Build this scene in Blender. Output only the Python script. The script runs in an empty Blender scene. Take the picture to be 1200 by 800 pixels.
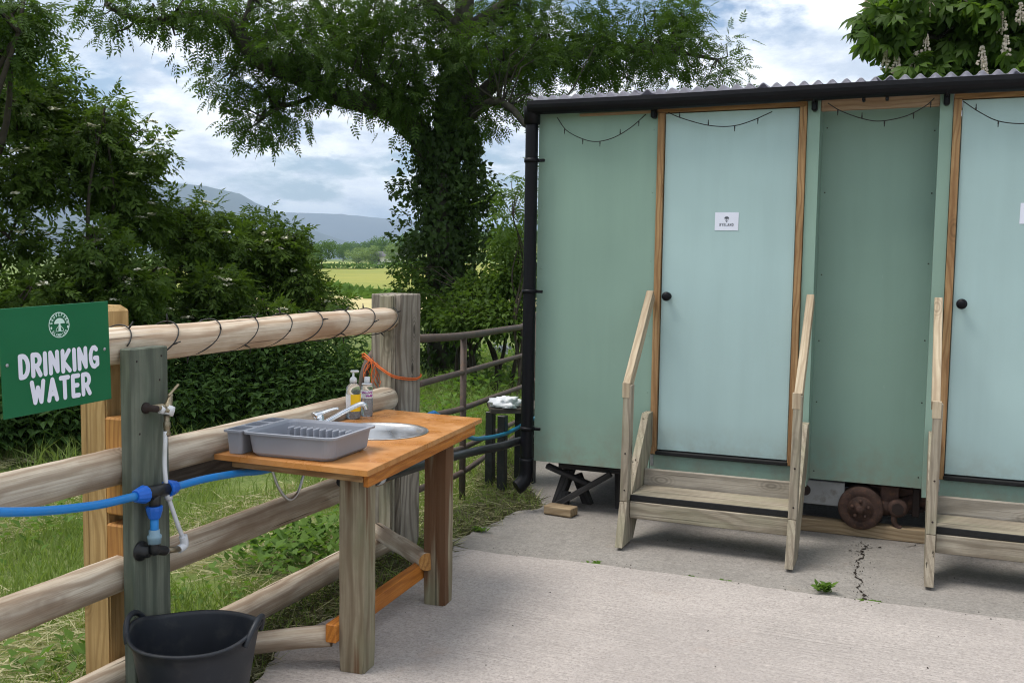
import bpy, bmesh, math, random
import numpy as np
from mathutils import Matrix, Vector, noise as mnoise

random.seed(7); rng = np.random.default_rng(11)
R = math.radians
S = bpy.context.scene
COL = S.collection

# ------------------------------------------------------------------ camera
F_PX, CAM_H = 1140.0, 1.5
YAW, PITCH, ROLL = R(22.2), R(4.46), R(0.825)
CAM_M = (Matrix.Translation((0, 0, CAM_H)) @ Matrix.Rotation(YAW, 4, 'Z') @
         Matrix.Rotation(math.pi/2 - PITCH, 4, 'X') @ Matrix.Rotation(ROLL, 4, 'Z'))
cd = bpy.data.cameras.new('camera'); cam = bpy.data.objects.new('camera', cd); COL.objects.link(cam)
cam.matrix_world = CAM_M
cd.sensor_width = 36.0; cd.lens = F_PX/1200*36.0; cd.clip_start = 0.05; cd.clip_end = 60000
S.camera = cam

# ------------------------------------------------------------------ sky, sun, exposure
SUN_EL, SUN_AZ = R(66), R(-122)      # azimuth from +Y, clockwise positive
SKY_STR, SUN_STR, SUN_ANG = 0.10, 2.4, 28
CLOUD_ROT, CLOUD_OFF = 0.0, (3.1, 1.7, 0.0)
W = bpy.data.worlds.new('World'); S.world = W; W.use_nodes = True
wn, wl = W.node_tree.nodes, W.node_tree.links
wn.clear()
def nd(t, **kw):
    n = wn.new(t)
    for k, v in kw.items(): setattr(n, k, v)
    return n
sky = nd('ShaderNodeTexSky', sky_type='NISHITA', sun_disc=False, sun_elevation=SUN_EL, sun_rotation=SUN_AZ,
         altitude=150, air_density=1.0, dust_density=1.2, ozone_density=1.2)
wtc = nd('ShaderNodeTexCoord')
sep = nd('ShaderNodeSeparateXYZ'); wl.new(wtc.outputs['Generated'], sep.inputs[0])
def wmath(op, a, b=None, c=None, clamp=False):
    n = nd('ShaderNodeMath', operation=op, use_clamp=clamp)
    for i, v in enumerate((a, b, c)):
        if v is None: continue
        if isinstance(v, (int, float)): n.inputs[i].default_value = v
        else: wl.new(v, n.inputs[i])
    return n.outputs[0]
zc = wmath('MAXIMUM', sep.outputs['Z'], 0.0)
zz = wmath('ADD', zc, 0.22)
cu = wmath('DIVIDE', sep.outputs['X'], zz); cv = wmath('DIVIDE', sep.outputs['Y'], zz)
comb = nd('ShaderNodeCombineXYZ'); wl.new(cu, comb.inputs[0]); wl.new(cv, comb.inputs[1])
def wnoise(scale, detail, rough, off, dist=0.0):
    m = nd('ShaderNodeMapping'); wl.new(comb.outputs[0], m.inputs[0])
    m.inputs['Location'].default_value = off; m.inputs['Scale'].default_value = (scale,)*3
    n = nd('ShaderNodeTexNoise'); wl.new(m.outputs[0], n.inputs['Vector'])
    n.inputs['Scale'].default_value = 1.0; n.inputs['Detail'].default_value = detail
    n.inputs['Roughness'].default_value = rough; n.inputs['Distortion'].default_value = dist
    return n.outputs['Fac']
def wramp(fac, stops):
    n = nd('ShaderNodeValToRGB'); wl.new(fac, n.inputs[0])
    e = n.color_ramp.elements
    e[0].position, e[0].color = stops[0][0], (*stops[0][1], 1)
    e[1].position, e[1].color = stops[-1][0], (*stops[-1][1], 1)
    for p, c in stops[1:-1]:
        k = e.new(p); k.color = (*c, 1)
    return n.outputs[0]
c1 = wnoise(1.15, 12, 0.63, CLOUD_OFF, 0.15)
cover = wramp(c1, [(0.425, (0, 0, 0)), (0.50, (1, 1, 1))])
c2 = wnoise(1.15, 12, 0.63, (CLOUD_OFF[0]+0.16, CLOUD_OFF[1]-0.20, 0), 0.25)
c3 = wnoise(3.4, 8, 0.6, (8.0, 2.0, 0), 0.3)
dens = wmath('MULTIPLY_ADD', c3, 0.45, wmath('MULTIPLY', c2, 0.9))
ccol = wramp(dens, [(0.60, (1.15, 1.15, 1.13)), (0.68, (0.92, 0.94, 0.97)), (0.77, (0.55, 0.61, 0.70)), (0.92, (0.40, 0.46, 0.56))])
bg1 = nd('ShaderNodeBackground'); wl.new(sky.outputs[0], bg1.inputs[0]); bg1.inputs[1].default_value = SKY_STR
bg2 = nd('ShaderNodeBackground'); wl.new(ccol, bg2.inputs[0]); bg2.inputs[1].default_value = 0.98
mixs = nd('ShaderNodeMixShader'); wl.new(cover, mixs.inputs[0]); wl.new(bg1.outputs[0], mixs.inputs[1]); wl.new(bg2.outputs[0], mixs.inputs[2])
out = nd('ShaderNodeOutputWorld'); wl.new(mixs.outputs[0], out.inputs[0])

sd = bpy.data.lights.new('sun', 'SUN'); sd.energy = SUN_STR; sd.angle = R(SUN_ANG); sd.color = (1.0, 0.95, 0.88)
so = bpy.data.objects.new('sun', sd); COL.objects.link(so)
sun_dir = Vector((math.sin(SUN_AZ)*math.cos(SUN_EL), math.cos(SUN_AZ)*math.cos(SUN_EL), math.sin(SUN_EL)))
so.rotation_euler = sun_dir.to_track_quat('Z', 'Y').to_euler(); so.location = (0, 0, 30)
S.view_settings.view_transform = 'Standard'; S.view_settings.look = 'None'
S.view_settings.exposure = 0.62; S.view_settings.gamma = 1.0; S.view_settings.use_curve_mapping = False
S.render.engine = 'CYCLES'
S.cycles.max_bounces = 8; S.cycles.transparent_max_bounces = 8; S.cycles.volume_bounces = 0; S.cycles.filter_width = 1.1

# ------------------------------------------------------------------ pixel -> place helpers
def ray(x, y):
    return CAM_M.to_3x3() @ Vector(((x-600)/F_PX, (400-y)/F_PX, -1.0))
CP = Vector((0, 0, CAM_H))
def onZ(x, y, z=0.0):
    d = ray(x, y); return CP + d*((z-CAM_H)/d.z)
def onX(x, y, X):
    d = ray(x, y); return CP + d*(X/d.x)
def onY(x, y, Y):
    d = ray(x, y); return CP + d*(Y/d.y)
def far(x, y, dist):                      # a point at a given ground distance from the camera
    d = ray(x, y); return CP + d*(dist/math.hypot(d.x, d.y))

# ------------------------------------------------------------------ object helpers
WM = {}
def put(o, world, parent=None):
    COL.objects.link(o)
    if parent is not None:
        o.parent = parent; o.matrix_parent_inverse = WM[parent].inverted()
    o.matrix_basis = world; WM[o] = world.copy()
    return o
def tag(o, label, cat, group=None):
    o['label'] = label; o['category'] = cat
    if group: o['group'] = group
    return o
def thing(name, label, cat, loc=(0, 0, 0), group=None):
    o = bpy.data.objects.new(name, None); o.empty_display_size = 0.1
    put(o, Matrix.Translation(loc)); return tag(o, label, cat, group)
def struct(o): o['kind'] = 'structure'; return o
def stuff(o): o['kind'] = 'stuff'; return o
def finish(bm, name, mat, parent=None, world=None, smooth=False):
    me = bpy.data.meshes.new(name)
    bmesh.ops.recalc_face_normals(bm, faces=bm.faces)
    bm.to_mesh(me); bm.free()
    if mat: me.materials.append(mat)
    if smooth: me.polygons.foreach_set('use_smooth', [True]*len(me.polygons))
    return put(bpy.data.objects.new(name, me), world or Matrix.Identity(4), parent)
def bbox(bm, c, s, bev=0.0):
    r = bmesh.ops.create_cube(bm, size=1.0, matrix=Matrix.Translation(c) @ Matrix.Diagonal((*s, 1)))
    if bev:
        ed = {e for v in r['verts'] for e in v.link_edges}
        bmesh.ops.bevel(bm, geom=list(ed), offset=bev, segments=1, affect='EDGES')
def box(name, lo, hi, mat, parent=None, bev=0.003):
    """axis aligned box, local origin at its lower centre; grain runs along its longest side"""
    lo, hi = Vector(lo), Vector(hi); s = hi-lo; c = (lo+hi)/2
    ax = max(range(3), key=lambda i: s[i])
    if ax == 2: rot = Matrix.Identity(4); ls = s
    elif ax == 0: rot = Matrix.Rotation(math.pi/2, 4, 'Y'); ls = Vector((s.z, s.y, s.x))
    else: rot = Matrix.Rotation(-math.pi/2, 4, 'X'); ls = Vector((s.x, s.z, s.y))
    bm = bmesh.new(); bbox(bm, (0, 0, 0), ls, min(bev, min(ls)*0.3))
    return finish(bm, name, mat, parent, Matrix.Translation(c) @ rot)
def frame_z(p0, p1, up=(0, 0, 1)):
    z = (Vector(p1)-Vector(p0)).normalized(); u = Vector(up)
    if abs(z.dot(u)) > 0.98: u = Vector((0, 1, 0))
    x = u.cross(z).normalized(); y = z.cross(x)
    m = Matrix((x, y, z)).transposed().to_4x4(); m.translation = Vector(p0); return m
def beam(name, p0, p1, w, h, mat, parent=None, bev=0.003, up=(0, 0, 1), cuts=0, warp=0.0):
    """board from p0 to p1: w sideways, h along up; grain along local z"""
    L = (Vector(p1)-Vector(p0)).length
    bm = bmesh.new(); bbox(bm, (0, 0, L/2), (w, h, L), min(bev, min(w, h)*.3))
    return finish(bm, name, mat, parent, frame_z(p0, p1, up))
def log(name, p0, p1, r, mat, parent=None, seed=0, wob=0.06, r1=None, rings=26, segs=22, endmat=None, dome=0.0):
    L = (Vector(p1)-Vector(p0)).length; r1 = r1 or r
    bm = bmesh.new(); rows = []
    for i in range(rings+1):
        t = i/rings; row = []
        cx = mnoise.noise(Vector((t*2.2, seed*3.1, 0)))*r*.22; cy = mnoise.noise(Vector((t*2.2, seed*3.1, 9)))*r*.22
        rr = r+(r1-r)*t
        if dome: rr *= 1-0.10*max(0, 1-min(t, 1-t)*L/dome)
        for k in range(segs):
            a = 2*math.pi*k/segs
            q = rr*(1+wob*mnoise.noise(Vector((math.cos(a)*1.3+seed*7, math.sin(a)*1.3, t*L*3.2)))
                    + .03*mnoise.noise(Vector((math.cos(a)*4+seed, math.sin(a)*4, t*L*14))))
            row.append(bm.verts.new((cx+q*math.cos(a), cy+q*math.sin(a), t*L)))
        rows.append(row)
    for a, b in zip(rows, rows[1:]):
        for k in range(segs): 
            f = bm.faces.new((a[k], a[(k+1) % segs], b[(k+1) % segs], b[k])); f.smooth = True
    e0 = bm.faces.new(rows[0][::-1]); e1 = bm.faces.new(rows[-1])
    me = bpy.data.meshes.new(name)
    if endmat: e0.material_index = e1.material_index = 1
    bm.to_mesh(me); bm.free(); me.materials.append(mat)
    if endmat: me.materials.append(endmat)
    return put(bpy.data.objects.new(name, me), frame_z(p0, p1), parent)
def spline(pts, n=10):
    P = [Vector(p) for p in pts]; P = [P[0]*2-P[1]]+P+[P[-1]*2-P[-2]]; o = []
    for i in range(1, len(P)-2):
        a, b, c, d = P[i-1:i+3]
        for k in range(n):
            t = k/n
            o.append(.5*((2*b)+(-a+c)*t+(2*a-5*b+4*c-d)*t*t+(-a+3*b-3*c+d)*t**3))
    o.append(P[-2]); return o
def add_tube(bm, path, r, segs=10, cap=True, r_end=None):
    rows = []; n = len(path); prev = None
    for i, p in enumerate(path):
        p = Vector(p); t = (Vector(path[min(i+1, n-1)])-Vector(path[max(i-1, 0)]))
        t = t.normalized() if t.length > 1e-9 else Vector((0, 0, 1))
        if prev is None:
            u = t.orthogonal().normalized()
        else:
            u = (prev-t*prev.dot(t)); u = u.normalized() if u.length > 1e-6 else t.orthogonal().normalized()
        prev = u; v = t.cross(u)
        rr = (r[i] if isinstance(r, (list, tuple)) else r + ((r_end-r)*i/(n-1) if r_end is not None else 0))
        rows.append([bm.verts.new(p+(u*math.cos(2*math.pi*k/segs)+v*math.sin(2*math.pi*k/segs))*rr) for k in range(segs)])
    for a, b in zip(rows, rows[1:]):
        for k in range(segs):
            f = bm.faces.new((a[k], a[(k+1) % segs], b[(k+1) % segs], b[k])); f.smooth = True
    if cap:
        bm.faces.new(rows[0][::-1]); bm.faces.new(rows[-1])
def tube(name, pts, r, mat, parent=None, segs=10, n=8, smooth_path=True, r_end=None):
    bm = bmesh.new(); add_tube(bm, spline(pts, n) if smooth_path else pts, r, segs, True, r_end)
    return finish(bm, name, mat, parent)
def add_lathe(bm, prof, segs=32, M=Matrix.Identity(4), close=False):
    rows = [[bm.verts.new(M @ Vector((r*math.cos(2*math.pi*k/segs), r*math.sin(2*math.pi*k/segs), z))) for k in range(segs)] for r, z in prof]
    for a, b in zip(rows, rows[1:]):
        for k in range(segs):
            f = bm.faces.new((a[k], a[(k+1) % segs], b[(k+1) % segs], b[k])); f.smooth = True
    if prof[0][0] > 1e-5: bm.faces.new(rows[0][::-1])
    if prof[-1][0] > 1e-5 or not close: 
        try: bm.faces.new(rows[-1])
        except ValueError: pass
def lathe(name, prof, mat, parent=None, world=None, segs=32, smooth=False):
    bm = bmesh.new(); add_lathe(bm, [(max(r, 1e-4), z) for r, z in prof], segs)
    return finish(bm, name, mat, parent, world)
def npmesh(name, verts, faces_quads, mats, parent=None, mat_idx=None, smooth=False):
    """verts (N,3) array, faces (M,k) int array"""
    me = bpy.data.meshes.new(name); k = faces_quads.shape[1]; m = len(faces_quads)
    me.vertices.add(len(verts)); me.vertices.foreach_set('co', np.ascontiguousarray(verts, dtype=np.float32).ravel())
    me.loops.add(m*k); me.loops.foreach_set('vertex_index', np.ascontiguousarray(faces_quads, dtype=np.int32).ravel())
    me.polygons.add(m); me.polygons.foreach_set('loop_start', np.arange(0, m*k, k, dtype=np.int32))
    try: me.polygons.foreach_set('loop_total', np.full(m, k, dtype=np.int32))
    except Exception: pass
    if mat_idx is not None: me.polygons.foreach_set('material_index', mat_idx.astype(np.int32))
    if smooth: me.polygons.foreach_set('use_smooth', np.ones(m, dtype=bool))
    for q in (mats if isinstance(mats, (list, tuple)) else [mats]): me.materials.append(q)
    me.update(calc_edges=True); me.validate()
    return put(bpy.data.objects.new(name, me), Matrix.Identity(4), parent)
def copy_tree(o, world, parent=None, label=None):
    c = o.copy(); COL.objects.link(c); dW = world @ WM[o].inverted()
    c.parent = parent
    if parent is not None: c.matrix_parent_inverse = WM[parent].inverted()
    c.matrix_basis = world; WM[c] = world.copy()
    if label: c['label'] = label
    for ch in [q for q in list(WM) if q.parent is o]: copy_tree(ch, dW @ WM[ch], c)
    return c

# ------------------------------------------------------------------ materials
class MT:
    def __init__(s, name, rough=0.6, spec=0.4, metal=0.0):
        s.m = bpy.data.materials.new(name); s.m.use_nodes = True
        s.n, s.l = s.m.node_tree.nodes, s.m.node_tree.links
        s.b = s.n['Principled BSDF']; s.o = s.n['Material Output']
        s.b.inputs['Roughness'].default_value = rough; s.b.inputs['Metallic'].default_value = metal
        s.b.inputs['Specular IOR Level'].default_value = spec; s.h = None
    def node(s, t, **kw):
        n = s.n.new(t)
        for k, v in kw.items(): setattr(n, k, v)
        return n
    def coords(s, scale=(1, 1, 1), rnd=True, kind='Object'):
        tc = s.node('ShaderNodeTexCoord'); v = tc.outputs[kind]
        if rnd:
            oi = s.node('ShaderNodeObjectInfo'); mu = s.node('ShaderNodeVectorMath', operation='SCALE')
            cx = s.node('ShaderNodeCombineXYZ')
            for i in range(3): s.l.new(oi.outputs['Random'], cx.inputs[i])
            s.l.new(cx.outputs[0], mu.inputs[0]); mu.inputs['Scale'].default_value = 37.0
            ad = s.node('ShaderNodeVectorMath', operation='ADD'); s.l.new(v, ad.inputs[0]); s.l.new(mu.outputs[0], ad.inputs[1]); v = ad.outputs[0]
        mp = s.node('ShaderNodeMapping'); s.l.new(v, mp.inputs[0]); mp.inputs['Scale'].default_value = scale
        return mp.outputs[0]
    def noise(s, v, scale=1, detail=4, rough=.55, dist=0):
        n = s.node('ShaderNodeTexNoise'); s.l.new(v, n.inputs['Vector'])
        n.inputs['Scale'].default_value = scale; n.inputs['Detail'].default_value = detail
        n.inputs['Roughness'].default_value = rough; n.inputs['Distortion'].default_value = dist
        return n.outputs['Fac']
    def voro(s, v, scale=1, feature='F1', rnd=1.0):
        n = s.node('ShaderNodeTexVoronoi', feature=feature); s.l.new(v, n.inputs['Vector']); n.inputs['Scale'].default_value = scale
        n.inputs['Randomness'].default_value = rnd; return n.outputs['Distance']
    def wave(s, v, scale=1, dist=2, detail=2, dscale=1, direction='X', typ='BANDS'):
        n = s.node('ShaderNodeTexWave', wave_type=typ)
        if typ == 'BANDS': n.bands_direction = direction
        else: n.rings_direction = direction
        s.l.new(v, n.inputs['Vector']); n.inputs['Scale'].default_value = scale; n.inputs['Distortion'].default_value = dist
        n.inputs['Detail'].default_value = detail; n.inputs['Detail Scale'].default_value = dscale; return n.outputs['Fac']
    def ramp(s, f, stops):
        n = s.node('ShaderNodeValToRGB'); s.l.new(f, n.inputs[0]); e = n.color_ramp.elements
        c4 = lambda c: (*c, 1) if not isinstance(c, (int, float)) else (c, c, c, 1)
        e[0].position, e[0].color = stops[0][0], c4(stops[0][1]); e[1].position, e[1].color = stops[-1][0], c4(stops[-1][1])
        for p, c in stops[1:-1]: k = e.new(p); k.color = c4(c)
        return n.outputs[0]
    def mix(s, f, a, b, mode='MIX'):
        n = s.node('ShaderNodeMix', data_type='RGBA', blend_type=mode)
        for i, v in ((0, f), (6, a), (7, b)):
            if isinstance(v, (int, float)): n.inputs[i].default_value = v
            elif isinstance(v, tuple): n.inputs[i].default_value = (*v, 1)
            else: s.l.new(v, n.inputs[i])
        return n.outputs[2]
    def math(s, op, a, b=0.0):
        n = s.node('ShaderNodeMath', operation=op)
        for i, v in enumerate((a, b)):
            if isinstance(v, (int, float)): n.inputs[i].default_value = v
            else: s.l.new(v, n.inputs[i])
        return n.outputs[0]
    def color(s, c):
        if isinstance(c, tuple): s.b.inputs['Base Color'].default_value = (*c, 1)
        else: s.l.new(c, s.b.inputs['Base Color'])
        return s
    def rough(s, f): s.l.new(f, s.b.inputs['Roughness'])
    def bump(s, h, strength=.3, dist=.01):
        n = s.node('ShaderNodeBump'); n.inputs['Strength'].default_value = strength; n.inputs['Distance'].default_value = dist
        s.l.new(h, n.inputs['Height'])
        if s.h is not None: s.l.new(s.h, n.inputs['Normal'])
        s.h = n.outputs[0]; s.l.new(s.h, s.b.inputs['Normal'])

def wood(name, pale, mid, dark, rough=.75, grain=1.0, stain=None, crack=.35, green=None):
    t = MT(name, rough, .2)
    warp = t.noise(t.coords((2.5, 2.5, 1.1)), 1.0, 3, .5)          # bends the growth rings into cathedral grain
    base = t.coords((1, 1, .10)); sepv = t.node('ShaderNodeSeparateXYZ'); t.l.new(base, sepv.inputs[0])
    rings = t.math('SINE', t.math('MULTIPLY', t.math('ADD', t.math('ADD', sepv.outputs[0], t.math('MULTIPLY', sepv.outputs[1], .6)), t.math('MULTIPLY', warp, .22)), 230*grain))
    ring = t.ramp(t.math('MULTIPLY_ADD', rings, .5) if False else t.math('ADD', t.math('MULTIPLY', rings, .5), .5), [(.45, 0.), (.95, 1.)])
    fine = t.noise(t.coords((150, 150, 2.6)), 1, 5, .7); streak = t.noise(t.coords((38, 38, .8)), 1, 6, .65); big = t.noise(t.coords((4, 4, 2.0)), 1.2, 5, .62)
    c = t.mix(t.ramp(streak, [(.30, 0.), (.68, 1.)]), mid, pale)
    c = t.mix(t.math('MULTIPLY', ring, .58), c, dark)
    c = t.mix(t.ramp(fine, [(.30, .6), (.55, 0.)]), c, dark)
    c = t.mix(t.ramp(big, [(.36, .6), (.60, 0.)]), c, dark)
    kn = t.voro(t.coords((5.0, 5.0, 2.4)), 1.0); kr = t.math('SINE', t.math('MULTIPLY', kn, 130.0))
    c = t.mix(t.math('MULTIPLY', t.ramp(kn, [(.06, .9), (.24, 0.)]), t.math('ADD', t.math('MULTIPLY', kr, .35), .45)), c, tuple(x*.5 for x in dark))
    c = t.mix(t.ramp(kn, [(.035, .9), (.075, 0.)]), c, tuple(x*.3 for x in dark))
    ck = t.noise(t.coords((48, 48, .5)), 1, 3, .5)
    ckm = t.ramp(ck, [(.305, 1.), (.34, 0.)])
    c = t.mix(t.math('MULTIPLY', ckm, min(1, crack*1.6)), c, tuple(x*.18 for x in dark))
    if green: c = t.mix(t.ramp(t.noise(t.coords((5, 5, 1.5)), 1.4, 5, .6), [(.45, 0.), (.68, .55)]), c, green)
    if stain:
        c = t.mix(t.ramp(t.noise(t.coords((11, 11, .9)), 1.1, 3, .5), [(.50, 0.), (.56, .85)]), c, stain)
    t.color(c)
    t.bump(t.math('ADD', t.math('MULTIPLY', fine, .7), t.math('ADD', t.math('MULTIPLY', streak, .5), t.math('MULTIPLY', ckm, -1.6))), .7, .004)
    return t.m
def plain(name, c, rough=.5, spec=.4, metal=0, var=.12, nscale=6, bump=.0, dirt=None, coat=0):
    t = MT(name, rough, spec, metal); v = t.coords()
    n = t.noise(v, nscale, 6, .6)
    k = t.mix(t.ramp(n, [(.3, 0.), (.7, 1.)]), tuple(x*(1-var) for x in c), tuple(min(1, x*(1+var)) for x in c))
    if dirt: k = t.mix(t.ramp(t.noise(v, nscale*2.3, 7, .65), [(.52, 0.), (.72, .7)]), k, dirt)
    t.color(k); t.rough(t.ramp(n, [(.25, max(0, rough-.08)), (.75, min(1, rough+.1))]))
    if bump: t.bump(t.noise(v, nscale*9, 4, .6), bump, .003)
    if coat: t.b.inputs['Coat Weight'].default_value = coat
    return t.m
def leafmat(name, a, b, trans=.45, rough=.45, spec=.35, noise_scale=.5):
    t = MT(name, rough, spec)
    g = t.node('ShaderNodeNewGeometry'); v = t.coords((1, 1, 1), rnd=False)
    f = t.math('ADD', t.math('MULTIPLY', g.outputs['Random Per Island'], .6), t.math('MULTIPLY', t.noise(v, noise_scale, 3, .5), .5))
    c = t.mix(f, a, b); t.color(c)
    tr = t.node('ShaderNodeBsdfTranslucent'); t.l.new(t.mix(.6, c, (b[0]*1.6, b[1]*1.7, b[2]*.8)), tr.inputs[0])
    mx = t.node('ShaderNodeMixShader'); mx.inputs[0].default_value = trans
    t.l.new(t.b.outputs[0], mx.inputs[1]); t.l.new(tr.outputs[0], mx.inputs[2]); t.l.new(mx.outputs[0], t.o.inputs[0])
    return t.m

M = {}
M['rail'] = wood('pale_rail_wood', (.72, .64, .53), (.60, .48, .35), (.32, .20, .12), .8, .5, crack=.4)
M['railgrey'] = wood('weathered_rail_wood', (.62, .55, .45), (.48, .40, .30), (.23, .155, .10), .85, .5, crack=.55)
M['endgrain'] = wood('rail_end_grain', (.40, .31, .20), (.30, .22, .13), (.17, .12, .07), .85, 2.0)
M['post_new'] = wood('new_post_wood', (.52, .36, .17), (.44, .285, .12), (.27, .165, .065), .75, 1.0, crack=.15)
M['block'] = wood('orange_block_wood', (.54, .29, .09), (.44, .215, .06), (.25, .11, .035), .7, 1.2, crack=.1)
M['post_green'] = wood('green_treated_post', (.20, .215, .165), (.135, .155, .12), (.065, .073, .058), .8, .7, crack=.25, green=(.085, .12, .085))
M['post_grey'] = wood('grey_weathered_post', (.40, .365, .31), (.28, .245, .20), (.11, .09, .072), .88, .8, crack=.8)
M['post_grey2'] = wood('pale_weathered_post', (.42, .385, .31), (.32, .285, .22), (.15, .125, .09), .88, .8, crack=.5, green=(.19, .20, .12))
M['leg'] = wood('table_leg_wood', (.34, .295, .205), (.25, .205, .14), (.13, .093, .058), .78, .7, stain=(.115, .048, .020), crack=.5, green=(.18, .19, .11))
M['stain'] = wood('orange_stained_wood', (.56, .22, .042), (.46, .16, .026), (.27, .085, .015), .45, 1.0, crack=.15)
M['plank'] = wood('dark_old_plank', (.15, .13, .11), (.10, .085, .072), (.045, .038, .032), .9, .8, crack=.6)
M['frame'] = wood('door_frame_wood', (.44, .285, .14), (.35, .205, .095), (.19, .095, .04), .6, 1.1, crack=.3)
M['plate'] = wood('raw_pine_plate', (.47, .34, .24), (.39, .265, .17), (.26, .16, .10), .75, 1.0, crack=.1)
M['step'] = wood('step_timber', (.42, .37, .29), (.33, .285, .215), (.16, .13, .095), .85, .9, crack=.55, green=(.27, .265, .175))
M['step_pale'] = wood('pale_handrail_timber', (.52, .44, .32), (.44, .355, .24), (.28, .21, .14), .8, .9, crack=.2)
M['riser'] = wood('bleached_riser_board', (.44, .40, .34), (.35, .315, .26), (.20, .175, .14), .88, .5, crack=.3)
M['trestle'] = wood('charred_trestle_timber', (.075, .07, .068), (.05, .047, .046), (.022, .021, .021), .85, .9, crack=.4)
M['offcut'] = wood('offcut_timber', (.40, .31, .20), (.32, .235, .14), (.20, .14, .08), .85, .9)

# plywood top
t = MT('varnished_plywood', .32, .5)
v = t.coords((2.2, 14, 3)); n1 = t.noise(v, 1.6, 5, .6, 1.2); n2 = t.noise(t.coords((5, 5, 5)), 1.2, 6, .65); n3 = t.noise(t.coords((3, 160, 3)), 1, 3, .6)
c = t.mix(t.ramp(n1, [(.3, 0.), (.7, 1.)]), (.40, .155, .036), (.54, .245, .072))
c = t.mix(t.ramp(n2, [(.45, 0.), (.8, .55)]), c, (.60, .36, .17)); c = t.mix(t.ramp(n3, [(.3, .35), (.5, 0.)]), c, (.27, .09, .02))
ws = t.noise(t.coords((3.2, 3.2, 3.2)), 1.5, 7, .7, .8); c = t.mix(t.ramp(ws, [(.56, 0.), (.60, .4), (.64, .12)]), c, (.25, .085, .02)); c = t.mix(t.ramp(t.noise(t.coords((40, 40, 40)), 1, 4, .7), [(.66, 0.), (.74, .5)]), c, (.22, .08, .025))
t.color(c); t.rough(t.ramp(n2, [(.3, .18), (.75, .5)])); t.bump(n3, .1, .002); M['ply'] = t.m
# hut paint
def paint(name, c, rough=.42):
    t = MT(name, rough, .4); v = t.coords()
    n = t.noise(v, 1.3, 4, .5); st = t.noise(t.coords((7, 7, .6)), 1, 5, .6); fine = t.noise(v, 60, 3, .6)
    k = t.mix(t.ramp(n, [(.3, 0.), (.7, 1.)]), tuple(x*.93 for x in c), tuple(x*1.05 for x in c))
    k = t.mix(t.ramp(st, [(.45, 0.), (.8, .5)]), k, tuple(x*.82 for x in c))
    sc = t.noise(t.coords((22, 22, 3)), 2.2, 7, .7); k = t.mix(t.ramp(sc, [(.69, 0.), (.74, .35)]), k, (.42, .46, .42))
    sep_ = t.node('ShaderNodeSeparateXYZ'); gg = t.node('ShaderNodeNewGeometry'); t.l.new(gg.outputs['Position'], sep_.inputs[0])
    splash = t.math('MULTIPLY', t.ramp(sep_.outputs['Z'], [(.30, 1.), (.62, 0.)]), t.ramp(t.noise(v, 9, 6, .7), [(.40, 0.), (.72, .75)]))
    k = t.mix(splash, k, (.22, .20, .15))
    t.color(k); t.rough(t.ramp(n, [(.2, rough-.06), (.8, rough+.12)])); t.bump(t.math('ADD', fine, t.math('MULTIPLY', n, 3.0)), .06, .004)
    return t.m
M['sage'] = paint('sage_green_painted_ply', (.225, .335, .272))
M['sage_d'] = paint('sage_green_recess_shade_ply', (.195, .298, .243))  # same sage paint, darkened: the recess's shade is put into the colour
M['door'] = paint('pale_duck_egg_door_paint', (.365, .50, .495), .35)
M['black'] = plain('black_gutter_plastic', (.004, .004, .006), .45, .18, dirt=(.008, .008, .009))
M['blackp'] = plain('black_polythene', (.012, .013, .014), .4, .4, dirt=(.05, .045, .04))
M['trug'] = plain('black_rubber_tub', (.014, .017, .023), .48, .4, dirt=(.045, .045, .045), bump=.05)
M['rubber'] = plain('black_rubber_strip', (.012, .012, .012), .7, .3)
M['blue'] = plain('blue_water_pipe', (.012, .20, .56), .38, .45, var=.08, dirt=(.06, .20, .38))
M['bluefit'] = plain('blue_pipe_fitting', (.010, .115, .52), .35, .45, var=.08)
M['teal'] = plain('teal_pipe', (.02, .20, .34), .4, .4)
M['greyfit'] = plain('grey_blue_fitting', (.22, .34, .42), .45, .4)
M['whitep'] = plain('white_plastic', (.68, .69, .72), .38, .45, var=.05, dirt=(.5, .49, .45))
M['brass'] = plain('tarnished_brass', (.30, .25, .17), .42, .5, .85, var=.25, nscale=40, dirt=(.12, .10, .07))
M['chrome'] = plain('chrome', (.72, .74, .76), .12, .5, 1.0, var=.04)
M['steel'] = plain('brushed_steel', (.55, .55, .55), .34, .5, 1.0, var=.1, nscale=14)
M['grey_pl'] = plain('grey_drainer_plastic', (.27, .285, .325), .48, .4, var=.06, bump=.04)
M['gate'] = plain('rusty_brown_gate_tube', (.085, .062, .052), .7, .35, var=.3, nscale=11, dirt=(.15, .085, .045), bump=.15)
M['rust'] = plain('rusty_iron', (.062, .036, .028), .8, .3, var=.5, nscale=16, dirt=(.15, .075, .042), bump=.6)
M['rustd'] = plain('dark_greasy_iron', (.028, .018, .015), .7, .3, var=.4, nscale=20, bump=.3)
M['chassis'] = plain('pale_grey_chassis_paint', (.24, .245, .245), .55, .4, var=.15, dirt=(.10, .075, .055))
M['twine'] = plain('orange_baler_twine', (.58, .135, .035), .7, .2, var=.2, nscale=60)
M['cable'] = plain('dark_fairy_light_cable', (.012, .011, .010), .5, .4)
M['bulb'] = plain('clear_bulb', (.12, .12, .11), .2, .5)
M['paper'] = plain('white_paper', (.72, .74, .84), .7, .2, var=.03)
M['ink'] = plain('grey_ink', (.10, .11, .13), .8, .1, var=.05)
M['sign'] = plain('green_sign_face', (.003, .125, .045), .38, .4, var=.05)
M['signtext'] = plain('white_sign_lettering', (.78, .77, .88), .5, .3, var=.02)
M['signlogo'] = plain('pale_mint_logo', (.62, .80, .72), .5, .3, var=.02)
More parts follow.
